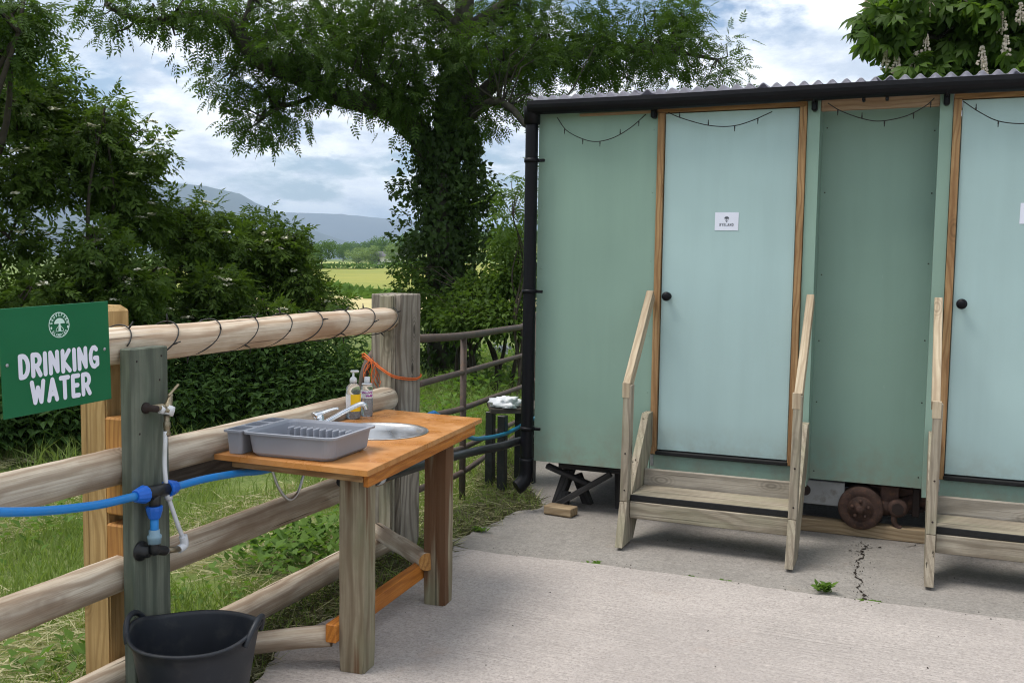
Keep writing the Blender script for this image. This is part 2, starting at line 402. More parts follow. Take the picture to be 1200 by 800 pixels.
M['zinc'] = plain('galvanised_zinc', (.42, .43, .44), .4, .5, .8, var=.2, nscale=30)
M['yellow'] = plain('yellow_label', (.86, .55, .012), .45, .4, var=.04)
M['purple'] = plain('purple_print', (.42, .05, .40), .5, .3)
M['whiterag'] = plain('white_cloth', (.72, .73, .75), .85, .2)
M['bark'] = plain('ash_bark', (.055, .050, .040), .9, .2, var=.5, nscale=9, bump=.6, dirt=(.05, .065, .03))
M['stem'] = plain('dark_shrub_stem', (.05, .042, .032), .9, .2, var=.4, nscale=9)
def glassy(name, c, rough=.05, alpha=.75):
    t = MT(name, rough, .5); t.color(c); t.b.inputs['Transmission Weight'].default_value = alpha; t.b.inputs['IOR'].default_value = 1.3; return t.m
M['clear'] = glassy('clear_plastic_bottle', (.92, .95, .98), .08, .93)
M['liquid'] = glassy('grey_soap_liquid', (.62, .66, .72), .1, .8)
t = MT('corrugated_roof_sheet', .3, .5, .0); t.color(t.mix(t.ramp(t.noise(t.coords(), 5, 6, .6), [(.35, 0.), (.7, 1.)]), (.38, .37, .43), (.60, .60, .66)))
tr = t.node('ShaderNodeBsdfTranslucent'); tr.inputs[0].default_value = (.7, .7, .75, 1); mx = t.node('ShaderNodeMixShader'); mx.inputs[0].default_value = .55
t.l.new(t.b.outputs[0], mx.inputs[1]); t.l.new(tr.outputs[0], mx.inputs[2]); t.l.new(mx.outputs[0], t.o.inputs[0])
M['roof'] = t.m

M['ash'] = leafmat('ash_leaf', (.022, .050, .008), (.070, .125, .020), .42, .6, .2)
M['ivy'] = leafmat('ivy_leaf', (.022, .046, .010), (.060, .105, .022), .25, .5, .22)
M['elder'] = leafmat('elder_leaf', (.024, .054, .008), (.085, .140, .020), .38, .62, .18)
M['chestnut'] = leafmat('chestnut_leaf', (.032, .072, .010), (.095, .165, .024), .5, .5, .25)
M['shrub'] = leafmat('hedge_leaf', (.030, .068, .011), (.10, .165, .028), .38, .6, .2)
M['nettle'] = leafmat('nettle_leaf', (.020, .050, .012), (.062, .118, .030), .32, .65, .15)
M['grass'] = leafmat('grass_blade', (.085, .15, .026), (.24, .31, .085), .38, .55, .3, 1.2)
M['grass_t'] = leafmat('tall_grass_blade', (.090, .16, .028), (.26, .33, .10), .38, .55, .3, 1.2)
M['straw'] = leafmat('grass_cuttings', (.27, .27, .15), (.52, .48, .30), .25, .8, .1, 2)
M['straw_d'] = leafmat('dark_grass_cuttings', (.055, .06, .03), (.16, .15, .085), .15, .85, .1, 2)
M['weed'] = leafmat('weed_leaf', (.045, .105, .016), (.13, .22, .04), .38, .6, .2)
M['fartree'] = leafmat('distant_tree_leaf', (.050, .105, .020), (.13, .22, .045), .25, .7, .1, .08)
M['fartree2'] = leafmat('distant_pale_tree_leaf', (.12, .19, .06), (.24, .32, .11), .25, .7, .1, .08)
M['flower'] = plain('cream_elder_blossom', (.72, .70, .55), .8, .2, var=.08)
M['candle'] = plain('chestnut_blossom', (.70, .60, .50), .8, .2, var=.2, nscale=40)
M['petal'] = plain('yellow_petal', (.75, .52, .02), .7, .2)

def concrete(name, c, lines, lscale, ldir, bumpk=.5, stain=.35):
    t = MT(name, .9, .2); v = t.coords((1, 1, 1), rnd=False)
    big = t.noise(v, .9, 5, .6); mid = t.noise(v, 6, 6, .65); fine = t.noise(v, 90, 4, .7); gr = t.voro(v, 130)
    k = t.mix(t.ramp(big, [(.3, 0.), (.7, 1.)]), tuple(x*.86 for x in c), tuple(x*1.07 for x in c))
    k = t.mix(t.ramp(mid, [(.48, 0.), (.75, stain)]), k, tuple(x*.62 for x in c))
    k = t.mix(t.ramp(fine, [(.34, .7), (.52, 0.)]), k, tuple(x*.45 for x in c)); f2 = t.noise(v, 42, 5, .75); k = t.mix(t.ramp(f2, [(.36, .6), (.5, 0.)]), k, tuple(x*.58 for x in c)); k = t.mix(t.ramp(f2, [(.55, 0.), (.68, .5)]), k, tuple(min(1, x*1.3) for x in c))
    k = t.mix(t.ramp(t.noise(v, 26, 3, .5), [(.64, 0.), (.72, .45)]), k, tuple(min(1, x*1.25) for x in c))
    spk = t.noise(v, 38, 2, .5); k = t.mix(t.ramp(spk, [(.22, .5), (.29, 0.)]), k, (.12, .10, .08))
    rst = t.noise(v, 2.6, 4, .6); k = t.mix(t.ramp(rst, [(.62, 0.), (.78, .3)]), k, (c[0]*.85, c[1]*.64, c[2]*.48))
    mp = t.node('ShaderNodeMapping'); t.l.new(v, mp.inputs[0]); mp.inputs['Rotation'].default_value = (0, 0, ldir); mp.inputs['Scale'].default_value = (.9, lscale*9, 1)
    w = t.ramp(t.noise(mp.outputs[0], 1.0, 4, .62, .35), [(.36, 0.), (.64, 1.)]); wm = t.math('MULTIPLY', w, t.ramp(t.noise(v, 1.7, 4, .6), [(.35, .2), (.65, 1.)]))
    pt = t.noise(v, .55, 6, .68, .6); k = t.mix(t.ramp(pt, [(.50, 0.), (.62, .38)]), k, tuple(x*.70 for x in c)); k = t.mix(t.ramp(pt, [(.32, .35), (.44, 0.)]), k, tuple(min(1, x*1.22) for x in c))
    k = t.mix(t.math('MULTIPLY', wm, lines), k, tuple(x*.72 for x in c))
    t.color(k)
    t.bump(t.math('ADD', t.math('MULTIPLY', wm, .8*lines*3), t.math('ADD', t.math('MULTIPLY', fine, .9), t.math('MULTIPLY', mid, .8))), bumpk, .006)
    return t.m
M['conc'] = concrete('brushed_pale_concrete', (.445, .40, .37), .42, 6.0, R(4), .8)
M['conc2'] = concrete('older_grey_concrete', (.30, .278, .252), .34, 3.2, R(58), .7, .55)
M['crack'] = plain('crack_soil', (.03, .025, .02), .95, .1, var=.4, nscale=60)

# ground
t = MT('pasture_soil_and_turf', .95, .1); v = t.coords((1, 1, 1), rnd=False)
n1 = t.noise(v, .35, 4, .6); n2 = t.noise(v, 3, 6, .7); n3 = t.noise(v, 30, 4, .7)
c = t.mix(t.ramp(n2, [(.35, 0.), (.65, 1.)]), (.075, .12, .028), (.15, .19, .055))
c = t.mix(t.ramp(n3, [(.45, 0.), (.7, .7)]), c, (.24, .23, .12)); c = t.mix(t.ramp(n3, [(.3, .6), (.42, 0.)]), c, (.05, .045, .025))
c = t.mix(t.ramp(t.noise(v, .012, 3, .5), [(.4, 0.), (.6, .6)]), c, (.15, .22, .06))
t.color(c); t.bump(t.math('ADD', n2, n3), .6, .03); M['ground'] = t.m
def fieldmat(name, a, b, s1, s2):
    t = MT(name, .95, .1); v = t.coords((1, 1, 1), rnd=False)
    c = t.mix(t.ramp(t.noise(v, s1, 5, .6), [(.35, 0.), (.65, 1.)]), a, b)
    c = t.mix(t.ramp(t.noise(v, s2, 5, .7), [(.4, 0.), (.75, .5)]), c, tuple(x*.7 for x in a)); t.color(c); return t.m
M['meadow'] = fieldmat('buttercup_meadow', (.185, .225, .055), (.33, .31, .075), .03, .5)
M['hay'] = fieldmat('mown_hay_strip', (.42, .37, .17), (.50, .43, .22), .1, 1.2)
M['field2'] = fieldmat('pale_far_field', (.30, .33, .10), (.38, .40, .14), .02, .2)
M['field3'] = fieldmat('green_far_field', (.15, .23, .06), (.24, .32, .10), .01, .1)
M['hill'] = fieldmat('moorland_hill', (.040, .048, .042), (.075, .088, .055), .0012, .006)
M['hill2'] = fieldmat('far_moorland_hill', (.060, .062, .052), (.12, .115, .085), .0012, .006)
M['wall_white'] = plain('white_render', (.7, .69, .66), .8, .2)
M['slate'] = plain('slate_roof', (.12, .12, .13), .7, .3)

# ================================================================== SETTING
def terr(x, y):
    r = math.hypot(x, y)
    if r < 150: return -0.06
    az = math.degrees(math.atan2(x, y)); s = min(1, max(0, (az+30.5)/6.0)); s = s*s*(3-2*s)
    d = min(r, 1400)-150
    return -0.06 + d*(0.003+0.026*s) + (mnoise.noise(Vector((x*.003, y*.003, 1)))*4*min(1, d/300))
radii = [0.0, 2, 4, 6, 8, 10, 13, 16, 20, 26, 34, 45, 60, 80, 105, 135, 150, 175, 200, 240, 290, 350, 430, 520, 640, 800, 1000, 1250, 1400, 1800, 2600, 4000, 6500, 11000]
NS = 160; vs = [(0, 0, -.06)]; fs = []
for r in radii[1:]:
    for k in range(NS):
        a = 2*math.pi*k/NS; x, y = r*math.sin(a), r*math.cos(a)
        vs.append((x, y, terr(x, y) if r < 3000 else -0.06+20))
bm = bmesh.new(); bv = [bm.verts.new(p) for p in vs]
for k in range(NS): bm.faces.new((bv[0], bv[1+(k+1) % NS], bv[1+k]))
for i in range(len(radii)-2):
    a0, b0 = 1+i*NS, 1+(i+1)*NS
    for k in range(NS): bm.faces.new((bv[a0+k], bv[a0+(k+1) % NS], bv[b0+(k+1) % NS], bv[b0+k]))
struct(finish(bm, 'ground', M['ground'], smooth=True))

def sheet(name, poly, mat, lift):
    """a field laid on the terrain: polygon of (pixel bearing x, distance)"""
    bm = bmesh.new(); rows = []
    for t0, t1 in poly:
        rows.append((t0, t1))
    (xa0, da0), (xa1, da1), (xb1, db1), (xb0, db0) = poly
    nu, nv = 14, 14; grid = []
    for j in range(nv+1):
        v = j/nv; row = []
        for i in range(nu+1):
            u = i/nu
            xa = xa0+(xa1-xa0)*u; da = da0+(da1-da0)*u; xb = xb0+(xb1-xb0)*u; db = db0+(db1-db0)*u
            px = xa+(xb-xa)*v; dd = da*(db/da)**v
            p = far(px, 311, dd); row.append(bm.verts.new((p.x, p.y, terr(p.x, p.y)+lift)))
        grid.append(row)
    for j in range(nv):
        for i in range(nu): bm.faces.new((grid[j][i], grid[j][i+1], grid[j+1][i+1], grid[j+1][i]))
    return struct(finish(bm, name, mat, smooth=True))
sheet('meadow', [(150, 44), (760, 60), (760, 215), (100, 205)], M['meadow'], .12)
sheet('hay_strip', [(300, 27), (640, 30), (640, 44), (240, 43.5)], M['hay'], .10)
sheet('far_field', [(200, 212), (540, 216), (530, 300), (200, 300)], M['field2'], .25)
sheet('hill_field', [(540, 330), (680, 330), (690, 640), (545, 560)], M['meadow'], .5)
sheet('upper_field', [(280, 320), (540, 320), (540, 420), (280, 430)], M['field2'], .6)

# hills: each a real ridge with a front slope
def ridge(name, pix, dist, depth, mat, extra=((), ())):
    pts = [far(x, y, dist) for x, y in pix]
    bm = bmesh.new(); n = 9; rows = []
    fine = []
    for a, b in zip(pts, pts[1:]):
        for k in range(8): fine.append(a.lerp(b, k/8))
    fine.append(pts[-1])
    for j in range(-n, n+1):
        row = []
        for i, p in enumerate(fine):
            t = abs(j)/n; rad = Vector((p.x, p.y)).normalized()
            d = (depth*j/n)*(1 if j < 0 else 1.6)
            gully = mnoise.noise(Vector((i*.21, j*.25, dist*.001)))
            prof = (1-t)**1.35 if j < 0 else (1-t)
            h = p.z*prof*(1+.10*gully*(t > 0)*min(1, t*2)) - (0 if t < 1 else 30)
            row.append(bm.verts.new((p.x+rad.x*d, p.y+rad.y*d, h+ (mnoise.noise(Vector((i*.9, 3, dist)))*3))))
        rows.append(row)
    for a, b in zip(rows, rows[1:]):
        for i in range(len(a)-1): bm.faces.new((a[i], a[i+1], b[i+1], b[i]))
    return struct(finish(bm, name, mat, smooth=True))
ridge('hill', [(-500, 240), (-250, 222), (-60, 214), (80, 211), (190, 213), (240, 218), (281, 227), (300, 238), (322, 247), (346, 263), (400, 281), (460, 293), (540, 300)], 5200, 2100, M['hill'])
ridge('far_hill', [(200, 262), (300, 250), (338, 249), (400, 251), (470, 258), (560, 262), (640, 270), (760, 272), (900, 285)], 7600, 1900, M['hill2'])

# concrete: two slabs with broken edges
edge = [(-2.12, -7), (-2.14, -3), (-2.10, 0), (-2.16, 1.6), (-2.09, 2.3), (-2.11, 2.78)] + [tuple(onZ(x, y).to_2d()) for x, y in ((323, 763), (363, 735), (397, 722), (443, 698), (490, 672), (530, 645))]
def jag(pts, amp, step, seed):
    o = []
    for a, b in zip(pts, pts[1:]):
        a, b = Vector(a), Vector(b); n = max(1, int((b-a).length/step)); nn = Vector((-(b-a).y, (b-a).x)).normalized()
        for k in range(n):
            p = a.lerp(b, k/n); o.append(p+nn*amp*(mnoise.noise(Vector((p.x*9, p.y*9, seed)))+.5*mnoise.noise(Vector((p.x*31, p.y*31, seed)))))
    o.append(Vector(pts[-1])); return o
def slab(name, poly, z, thick, mat, edge_n):
    bm = bmesh.new(); top = [bm.verts.new((p[0], p[1], z)) for p in poly]
    f = bm.faces.new(top); bmesh.ops.triangulate(bm, faces=[f])
    lo = [bm.verts.new((p[0]-.0, p[1], z-thick)) for p in poly]
    for i in range(len(poly)): bm.faces.new((top[i], lo[i], lo[(i+1) % len(poly)], top[(i+1) % len(poly)]))
    return struct(finish(bm, name, mat))
seam = [tuple(onZ(x, y).to_2d()) for x, y in ((532, 641), (600, 650), (690, 659), (780, 671), (870, 683), (960, 697), (1092, 712), (1200, 727))]
seam_j = jag(seam, .012, .03, 5)
near_left = jag(edge, .035, .035, 2)
poly = [Vector((9, -7))] + [Vector((p[0], p[1])) for p in near_left] + seam_j + [Vector((9, 4.70))]
slab('concrete_slab', poly, 0.0, .13, M['conc'], 0)
far_left = jag([tuple(onZ(x, y).to_2d()) for x, y in ((525, 648), (533, 630), (552, 619), (575, 612), (604, 597), (640, 590))] + [(-2.55, 6.4), (-2.7, 7.2)], .045, .035, 8)
poly2 = [Vector((9, 4.5)), Vector((-2.0, 4.5))] + far_left + [Vector((-2.7, 8.4)), Vector((9, 8.4))]
slab('old_concrete_slab', poly2, -.014, .12, M['conc2'], 0)
# crack running from under the hut
def crack(pxs, w, seed):
    pts = jag([tuple(onZ(x, y).to_2d()) for x, y in pxs], .028, .012, seed); bm = bmesh.new(); L = []; Rr = []
    for i, p in enumerate(pts):
        q = pts[min(i+1, len(pts)-1)]-pts[max(i-1, 0)]; nn = Vector((-q.y, q.x)).normalized()
        ww = w*max(.05, .2+1.9*mnoise.noise(Vector((i*.45, seed, 2))))
        L.append(bm.verts.new((p.x+nn.x*ww, p.y+nn.y*ww, -.010))); Rr.append(bm.verts.new((p.x-nn.x*ww, p.y-nn.y*ww, -.010)))
    for i in range(len(L)-1): bm.faces.new((L[i], L[i+1], Rr[i+1], Rr[i]))
    return struct(finish(bm, 'concrete_crack', M['crack']))
crack([(1012, 632), (1010, 650), (1002, 668), (1012, 700)], .011, 3); crack([(1010, 641), (1032, 638)], .008, 4); crack([(1010, 644), (995, 642)], .008, 6); crack([(1062, 640), (1078, 634)], .008, 9)

# ================================================================== FENCE
RX = -2.44
fence = thing('post_and_rail_fence', 'round-rail timber post and rail fence with weathered grey rails', 'fence', (RX, 3.4, 0))
for i, (z, a, b, r, m) in enumerate(((1.218, .2, 4.327, .061, 'rail'), (.815, .2, 4.325, .062, 'railgrey'), (.445, .2, 4.326, .060, 'railgrey'), (.085, .2, 4.322, .058, 'railgrey'))):
    log('rail', (RX, a, z), (RX, b, z), r, M[m], fence, seed=i+1, rings=90, segs=24, endmat=M['endgrain'], dome=.03)
# new square post with chamfered top, west of the rails
def chamfer_post(x0, x1, y0, y1, z0, z1, mat, par, ch=.02):
    bm = bmesh.new(); w, d = x1-x0, y1-y0; cx, cy = (x0+x1)/2, (y0+y1)/2
    def ring(z, s): return [bm.verts.new((sx*(w/2-s), sy*(d/2-s), z)) for sx, sy in ((-1, -1), (1, -1), (1, 1), (-1, 1))]
    rs = [ring(0, 0), ring(z1-z0-ch, 0), ring(z1-z0, ch)]
    for a, b in zip(rs, rs[1:]):
        for k in range(4): bm.faces.new((a[k], a[(k+1) % 4], b[(k+1) % 4], b[k]))
    bm.faces.new(rs[0][::-1]); bm.faces.new(rs[-1])
    ed = [e for e in bm.edges if abs(e.verts[0].co.z-e.verts[1].co.z) > .1]
    bmesh.ops.bevel(bm, geom=ed, offset=.006, segments=2, affect='EDGES')
    return finish(bm, 'post', mat, par, Matrix.Translation((cx, cy, z0)))
chamfer_post(-2.625, -2.506, 2.507, 2.622, -.3, 1.345, M['post_new'], fence)
chamfer_post(-2.62, -2.505, .45, .57, -.3, 1.34, M['post_new'], fence)
# corner posts: big squared sleeper post and a thinner one beside it
chamfer_post(-2.575, -2.398, 4.375, 4.59, -.3, 1.345, M['post_grey'], fence, .006)
chamfer_post(-2.50, -2.426, 4.331, 4.372, -.3, 1.338, M['post_grey2'], fence, .004)
# orange spacer blocks between post and tap post
for (ya, yb) in ((490, 531), (566, 606), (616, 663)):
    a, b = onX(136, ya, -2.45), onX(136, yb, -2.45)
    box('spacer_block', (-2.5035, 2.495, b.z+.004), (-2.40, 2.60, a.z), M['block'], fence, .006)
# old dark plank below the middle rail
box('plank', (-2.505, 2.56, .655), (-2.475, 4.32, .755), M['plank'], fence, .004)

tapost = thing('tap_post', 'flat green-grey weathered board post carrying the outdoor tap', 'post', (-2.35, 2.52, 0))
pb = box('board', (-2.374, 2.435, -.2), (-2.326, 2.607, 1.212), M['post_green'], tapost, .004)
for y, z in ((2.462, 1.17), (2.575, 1.18), (2.565, 1.10), (2.47, .93), (2.49, .70)):
    lathe('screw_head', [(.0, 0), (.004, 0), (.004, .0015), (0, .002)], M['rustd'], pb, Matrix.Translation((-2.327, y, z)) @ Matrix.Rotation(math.pi/2, 4, 'Y'), 8)

# ================================================================== SIGN
def arc(cx, cy, rx, ry, a0, a1, n=9):
    return [(cx+rx*math.cos(R(a0+(a1-a0)*i/n)), cy+ry*math.sin(R(a0+(a1-a0)*i/n))) for i in range(n+1)]
GL = {  # stroke letters in a 0..w by 0..1 cell
 'D': (.62, [[(.08, 0), (.08, 1)], [(.08, 1), (.25, 1)] + arc(.25, .5, .33, .5, 90, -90) + [(.08, 0)]]),
 'R': (.62, [[(.08, 0), (.08, 1)], [(.08, 1), (.3, 1)] + arc(.3, .73, .25, .27, 90, -90) + [(.08, .46)], [(.3, .46), (.56, 0)]]),
 'I': (.16, [[(.08, 0), (.08, 1)]]),
 'N': (.66, [[(.08, 0), (.08, 1), (.56, .06), (.56, 1)]]),
 'K': (.62, [[(.08, 0), (.08, 1)], [(.54, 1), (.10, .48), (.56, 0)]]),
 'G': (.66, [arc(.34, .5, .28, .5, 50, 300) + [(.58, .1), (.58, .44), (.38, .44)]]),
 'W': (.92, [[(.06, 1), (.24, .02), (.45, .72), (.66, .02), (.84, 1)]]),
 'A': (.68, [[(.06, 0), (.34, 1), (.62, 0)], [(.17, .3), (.51, .3)]]),
 'T': (.62, [[(.04, 1), (.58, 1)], [(.31, 1), (.31, 0)]]),
 'E': (.54, [[(.5, 1), (.08, 1), (.08, 0), (.5, 0)], [(.08, .52), (.42, .52)]]),
 'O': (.7, [arc(.35, .5, .29, .5, 0, 360, 16)]),
 'V': (.64, [[(.05, 1), (.32, 0), (.59, 1)]]),
 'F': (.52, [[(.48, 1), (.08, 1), (.08, 0)], [(.08, .52), (.4, .52)]]),
 'M': (.8, [[(.08, 0), (.08, 1), (.4, .3), (.72, 1), (.72, 0)]]),
 'L': (.52, [[(.08, 1), (.08, 0), (.48, 0)]]),
 'P': (.58, [[(.08, 0), (.08, 1), (.3, 1)] + arc(.3, .72, .24, .28, 90, -90) + [(.08, .44)]]),
 'Y': (.62, [[(.05, 1), (.31, .5), (.57, 1)], [(.31, .5), (.31, 0)]]),
}
class Flat:
    """rounded flat strokes, each laid a hair above the last"""
    def __init__(s, z0=.0006): s.bm = bmesh.new(); s.z = z0
    def poly(s, pts):
        s.bm.faces.new([s.bm.verts.new((x, y, s.z)) for x, y in pts]); s.z += .000012
    def seg(s, a, b, w):
        a, b = Vector(a), Vector(b); d = b-a
        if d.length < 1e-7: return
        an = math.atan2(d.y, d.x); pts = []
        for c, s0 in ((b, -90), (a, 90)):
            for i in range(7):
                q = an+R(s0+i*30); pts.append((c.x+w*math.cos(q), c.y+w*math.sin(q)))
        s.poly(pts)
    def line(s, pts, w):
        for a, b in zip(pts, pts[1:]): s.seg(a, b, w)
    def disc(s, x, y, rx, ry, n=16, a=0):
        s.poly([(x+rx*math.cos(2*math.pi*i/n), y+ry*math.sin(2*math.pi*i/n)) for i in range(n)])
    def text(s, txt, x, y, h, w, xs=1.0, gap=.17, M2=None, spread=None):
        tot = sum(GL[c][0] for c in txt)*h*xs+gap*h*(len(txt)-1); cx = x-tot/2
        for c in txt:
            wd, st = GL[c]
            for l in st: s.line([(cx+px*h*xs, y+py*h) for px, py in l], w)
            cx += wd*h*xs+gap*h
    def arctext(s, txt, cx, cy, r, h, w, a_mid, step, inward=False):
        for i, c in enumerate(txt):
            k = i-(len(txt)-1)/2
            an = R(a_mid + (k*step if inward else -k*step))
            wd, st = GL[c]
            for l in st:
                o = []
                for px, py in l:
                    lx, ly = (px-wd/2)*h, (py-.5)*h
                    if inward: rr = r-ly; aa = an+lx/r
                    else: rr = r+ly; aa = an-lx/r
                    o.append((cx+rr*math.cos(aa), cy+rr*math.sin(aa)))
                s.line(o, w)
    def done(s, name, mat, parent, world): return finish(s.bm, name, mat, parent, world)
SW, SH = .40, .312
sx = -2.345
sc_ = (onX(122, 355, sx)+onX(130, 468, sx)+onX(0, 365, sx)+onX(10, 485, sx))/4
sign = thing('drinking_water_sign', 'green rectangular sign lettered DRINKING WATER screwed to the fence post', 'sign', sc_)
# local frame: x along +Y of the place, y up, z towards the yard (+X)
sM = Matrix(((0, 0, 1, sc_.x), (1, 0, 0, sc_.y), (0, 1, 0, sc_.z), (0, 0, 0, 1))) @ Matrix.Rotation(R(1.6), 4, 'Z')
bm = bmesh.new(); bbox(bm, (0, 0, -.0025), (SW, SH, .005), .001); bd = finish(bm, 'board', M['sign'], sign, sM)
fl = Flat(); fl.text('DRINKING', .004, -.044, .060, .0072, .86, .185); fl.text('WATER', .004, -.124, .060, .0072, .86, .185)
fl.done('lettering', M['signtext'], bd, sM)
fl = Flat(); LX, LY, LR = .005, .096, .037
fl.line(arc(LX, LY, LR, LR, 0, 360, 40), .0013)
fl.arctext('GROVE', LX, LY, .0305, .0088, .00085, 128, 19.5); fl.arctext('FARM', LX, LY, .0305, .0088, .00085, 42, 19.5)
fl.arctext('GLAMPING', LX, LY, .0305, .0075, .0008, 270, 14.5, True)
for s_ in (-1, 1): fl.disc(LX+s_*.0305, LY-.0075, .0032, .0042)
fl.poly([(LX+.0195*math.cos(R(a)), LY+.004+.0165*math.sin(R(a))) for a in range(0, 181, 12)])
fl.poly([(LX-.003, LY+.004), (LX+.003, LY+.004), (LX+.0055, LY-.019), (LX-.0055, LY-.019)])
for s_ in (-1, 1): fl.line([(LX+s_*.004, LY-.003), (LX+s_*.013, LY-.012), (LX+s_*.014, LY-.018), (LX+s_*.005, LY-.019)], .0008)
lg = fl.done('logo', M['signlogo'], bd, sM)
fl = Flat(.0014)
for x, y, r in ((-.007, .0135, .003), (.003, .016, .0024), (.009, .0095, .0028), (-.001, .008, .002)): fl.disc(LX+x, LY+y, r, r, 10)
fl.done('logo_spots', M['sign'], bd, sM)
for x, y in ((-.182, -.004), (.177, .006)):
    lathe('screw_head', [(0, 0), (.0055, 0), (.005, .002), (0, .003)], M['zinc'], bd, sM @ Matrix.Translation((x, y, .0005)), 12)

# ================================================================== TAP, PIPES
PXX = -2.285
tapT = thing('outdoor_tap', 'tarnished brass outdoor bib tap on the green-grey board post', 'tap', (-2.326, 2.52, 1.0))
w0 = onX(172, 478, -2.32)
lathe('wall_flange', [(0, 0), (.019, 0), (.019, .006), (.012, .010), (.011, .05), (0, .05)], M['rustd'], tapT, Matrix.Translation((-2.326, w0.y, w0.z)) @ Matrix.Rotation(R(90), 4, 'Y'), 16)
tb = onX(195, 478, PXX)
tube('body', [(-2.30, w0.y+.004, w0.z), (-2.285, w0.y+.03, w0.z+.002), (PXX, tb.y-.01, tb.z), (PXX, tb.y, tb.z)], .0115, M['brass'], tapT, 12)
lathe('white_nut', [(0, 0), (.016, 0), (.016, .010), (0, .010)], M['whitep'], tapT, Matrix.Translation((PXX, tb.y-.03, tb.z-.001)) @ Matrix.Rotation(R(-90), 4, 'X'), 6)
lathe('bonnet', [(0, -.022), (.018, -.022), (.019, -.012), (.0155, -.006), (.0155, .006), (.012, .012), (.010, .03), (.008, .034), (.006, .045), (0, .045)], M['brass'], tapT,
      Matrix.Translation((PXX, tb.y+.006, tb.z+.004)) @ Matrix.Rotation(R(-24), 4, 'X'), 18)
bm = bmesh.new(); bbox(bm, (0, .008, 0), (.010, .062, .008), .003); finish(bm, 'handle', M['brass'], tapT, Matrix.Translation((PXX, tb.y+.028, tb.z+.052)) @ Matrix.Rotation(R(34), 4, 'X'))
lathe('white_collar', [(0, -.016), (.0195, -.016), (.021, 0), (.0195, .014), (0, .014)], M['whitep'], tapT, Matrix.Translation((PXX+.001, tb.y+.008, tb.z-.008)) @ Matrix.Rotation(R(-24), 4, 'X'), 18)
lathe('hose_union', [(0, 0), (.010, 0), (.013, .01), (.009, .02), (.012, .03), (.012, .045), (.009, .05), (.010, .072), (0, .072)], M['brass'], tapT, Matrix.Translation((PXX, tb.y+.001, tb.z-.095)), 14)

hose = thing('white_hose', 'thin white supply tube dropping from the brass tap to the lower elbow', 'hose', (PXX, 2.54, .55))
H = [onX(x, y, PXX) for x, y in ((194, 505), (193, 540), (194, 560), (197, 580), (206, 608), (216, 634))]
tube('tube', H, .0075, M['whitep'], hose, 10)
for p, dd in ((H[3], H[4]-H[3]), ):
    lathe('connector', [(0, -.016), (.0125, -.016), (.0145, 0), (.0125, .016), (0, .016)], M['whitep'], hose, frame_z(p, p+dd), 14)
el = onX(216, 637, PXX)
tube('elbow', [el+Vector((0, -.028, -.012)), el+Vector((0, -.004, -.006)), el+Vector((0, 0, .006)), el+Vector((0, -.006, .03))], .0145, M['whitep'], hose, 14)
t0 = onX(193, 645, PXX); tube('metal_tail', [t0+Vector((0, -.005, 0)), el+Vector((0, -.02, -.011))], .0105, M['brass'], hose, 12, smooth_path=False)
lathe('clamp_ring', [(.0085, -.007), (.0145, -.007), (.0145, .007), (.0085, .007)], M['zinc'], hose, frame_z(t0+Vector((0, .002, 0)), el), 16)

pipe = thing('blue_water_pipe', 'bright blue polythene water pipe with tee joint strung along the fence', 'pipe', (PXX, 2.45, .6))
TL, TR, TB = onX(160, 581, PXX), onX(206, 570, PXX), onX(181, 603, PXX)
tube('pipe_run', [onX(-120, 585, PXX-.03), onX(-40, 598, PXX-.01), onX(40, 599, PXX), onX(110, 592, PXX), TL], .0135, M['blue'], pipe, 14)
tube('pipe_run', [TR, onX(240, 561, PXX), onX(280, 554, PXX-.01), onX(318, 549, PXX-.02), Vector((-2.33, 3.6, .69)), Vector((-2.31, 4.25, .70)), Vector((-2.33, 4.62, .71))], .0135, M['blue'], pipe, 14)
dT = (TR-TL).normalized()
NUT = [(0, 0), (.018, 0), (.0205, .004), (.0275, .030), (.0285, .042), (.0275, .045), (.022, .046), (0, .046)]
def nut(name, p, d, parent, mat, s=1.0):
    bm = bmesh.new(); segs = 24
    rows = [[(r*(1+.05*(k % 2))*s, z*s, k) for k in range(segs)] for r, z in [(max(a, 1e-4), b) for a, b in NUT]]
    vv = [[bm.verts.new((r*math.cos(2*math.pi*k/segs), r*math.sin(2*math.pi*k/segs), z)) for r, z, k in row] for row in rows]
    for a, b in zip(vv, vv[1:]):
        for k in range(segs): bm.faces.new((a[k], a[(k+1) % segs], b[(k+1) % segs], b[k]))
    return finish(bm, name, mat, parent, frame_z(p, p+d))
nut('compression_nut', TL-dT*.006, dT, pipe, M['bluefit']); nut('compression_nut', TR+dT*.002, -dT, pipe, M['bluefit'])
tube('tee_body', [TL+dT*.030, TR-dT*.030], .022, M['blackp'], pipe, 18, smooth_path=False)
Tm = TL.lerp(TR, .47)
nut('compression_nut', TB+Vector((0, 0, -.012)), Vector((0, 0, 1)), pipe, M['bluefit'], .92)
tube('tee_branch', [Tm, TB+Vector((0, 0, .02))], .019, M['blackp'], pipe, 16, smooth_path=False)
DB = onX(181, 632, PXX)
tube('down_stub', [TB, DB], .0135, M['blue'], pipe, 14, smooth_path=False)
lathe('grey_union', [(0, -.012), (.021, -.012), (.022, .004), (.0235, .006), (.0235, .014), (.0185, .018), (.0175, .034), (0, .034)], M['greyfit'], pipe, Matrix.Translation(DB), 20)
WB = onX(181, 645, PXX)
lathe('wall_bracket', [(0, 0), (.033, 0), (.033, .006), (.020, .010), (.019, .035), (0, .035)], M['blackp'], pipe, Matrix.Translation((-2.326, WB.y-.02, WB.z)) @ Matrix.Rotation(R(90), 4, 'Y'), 24)
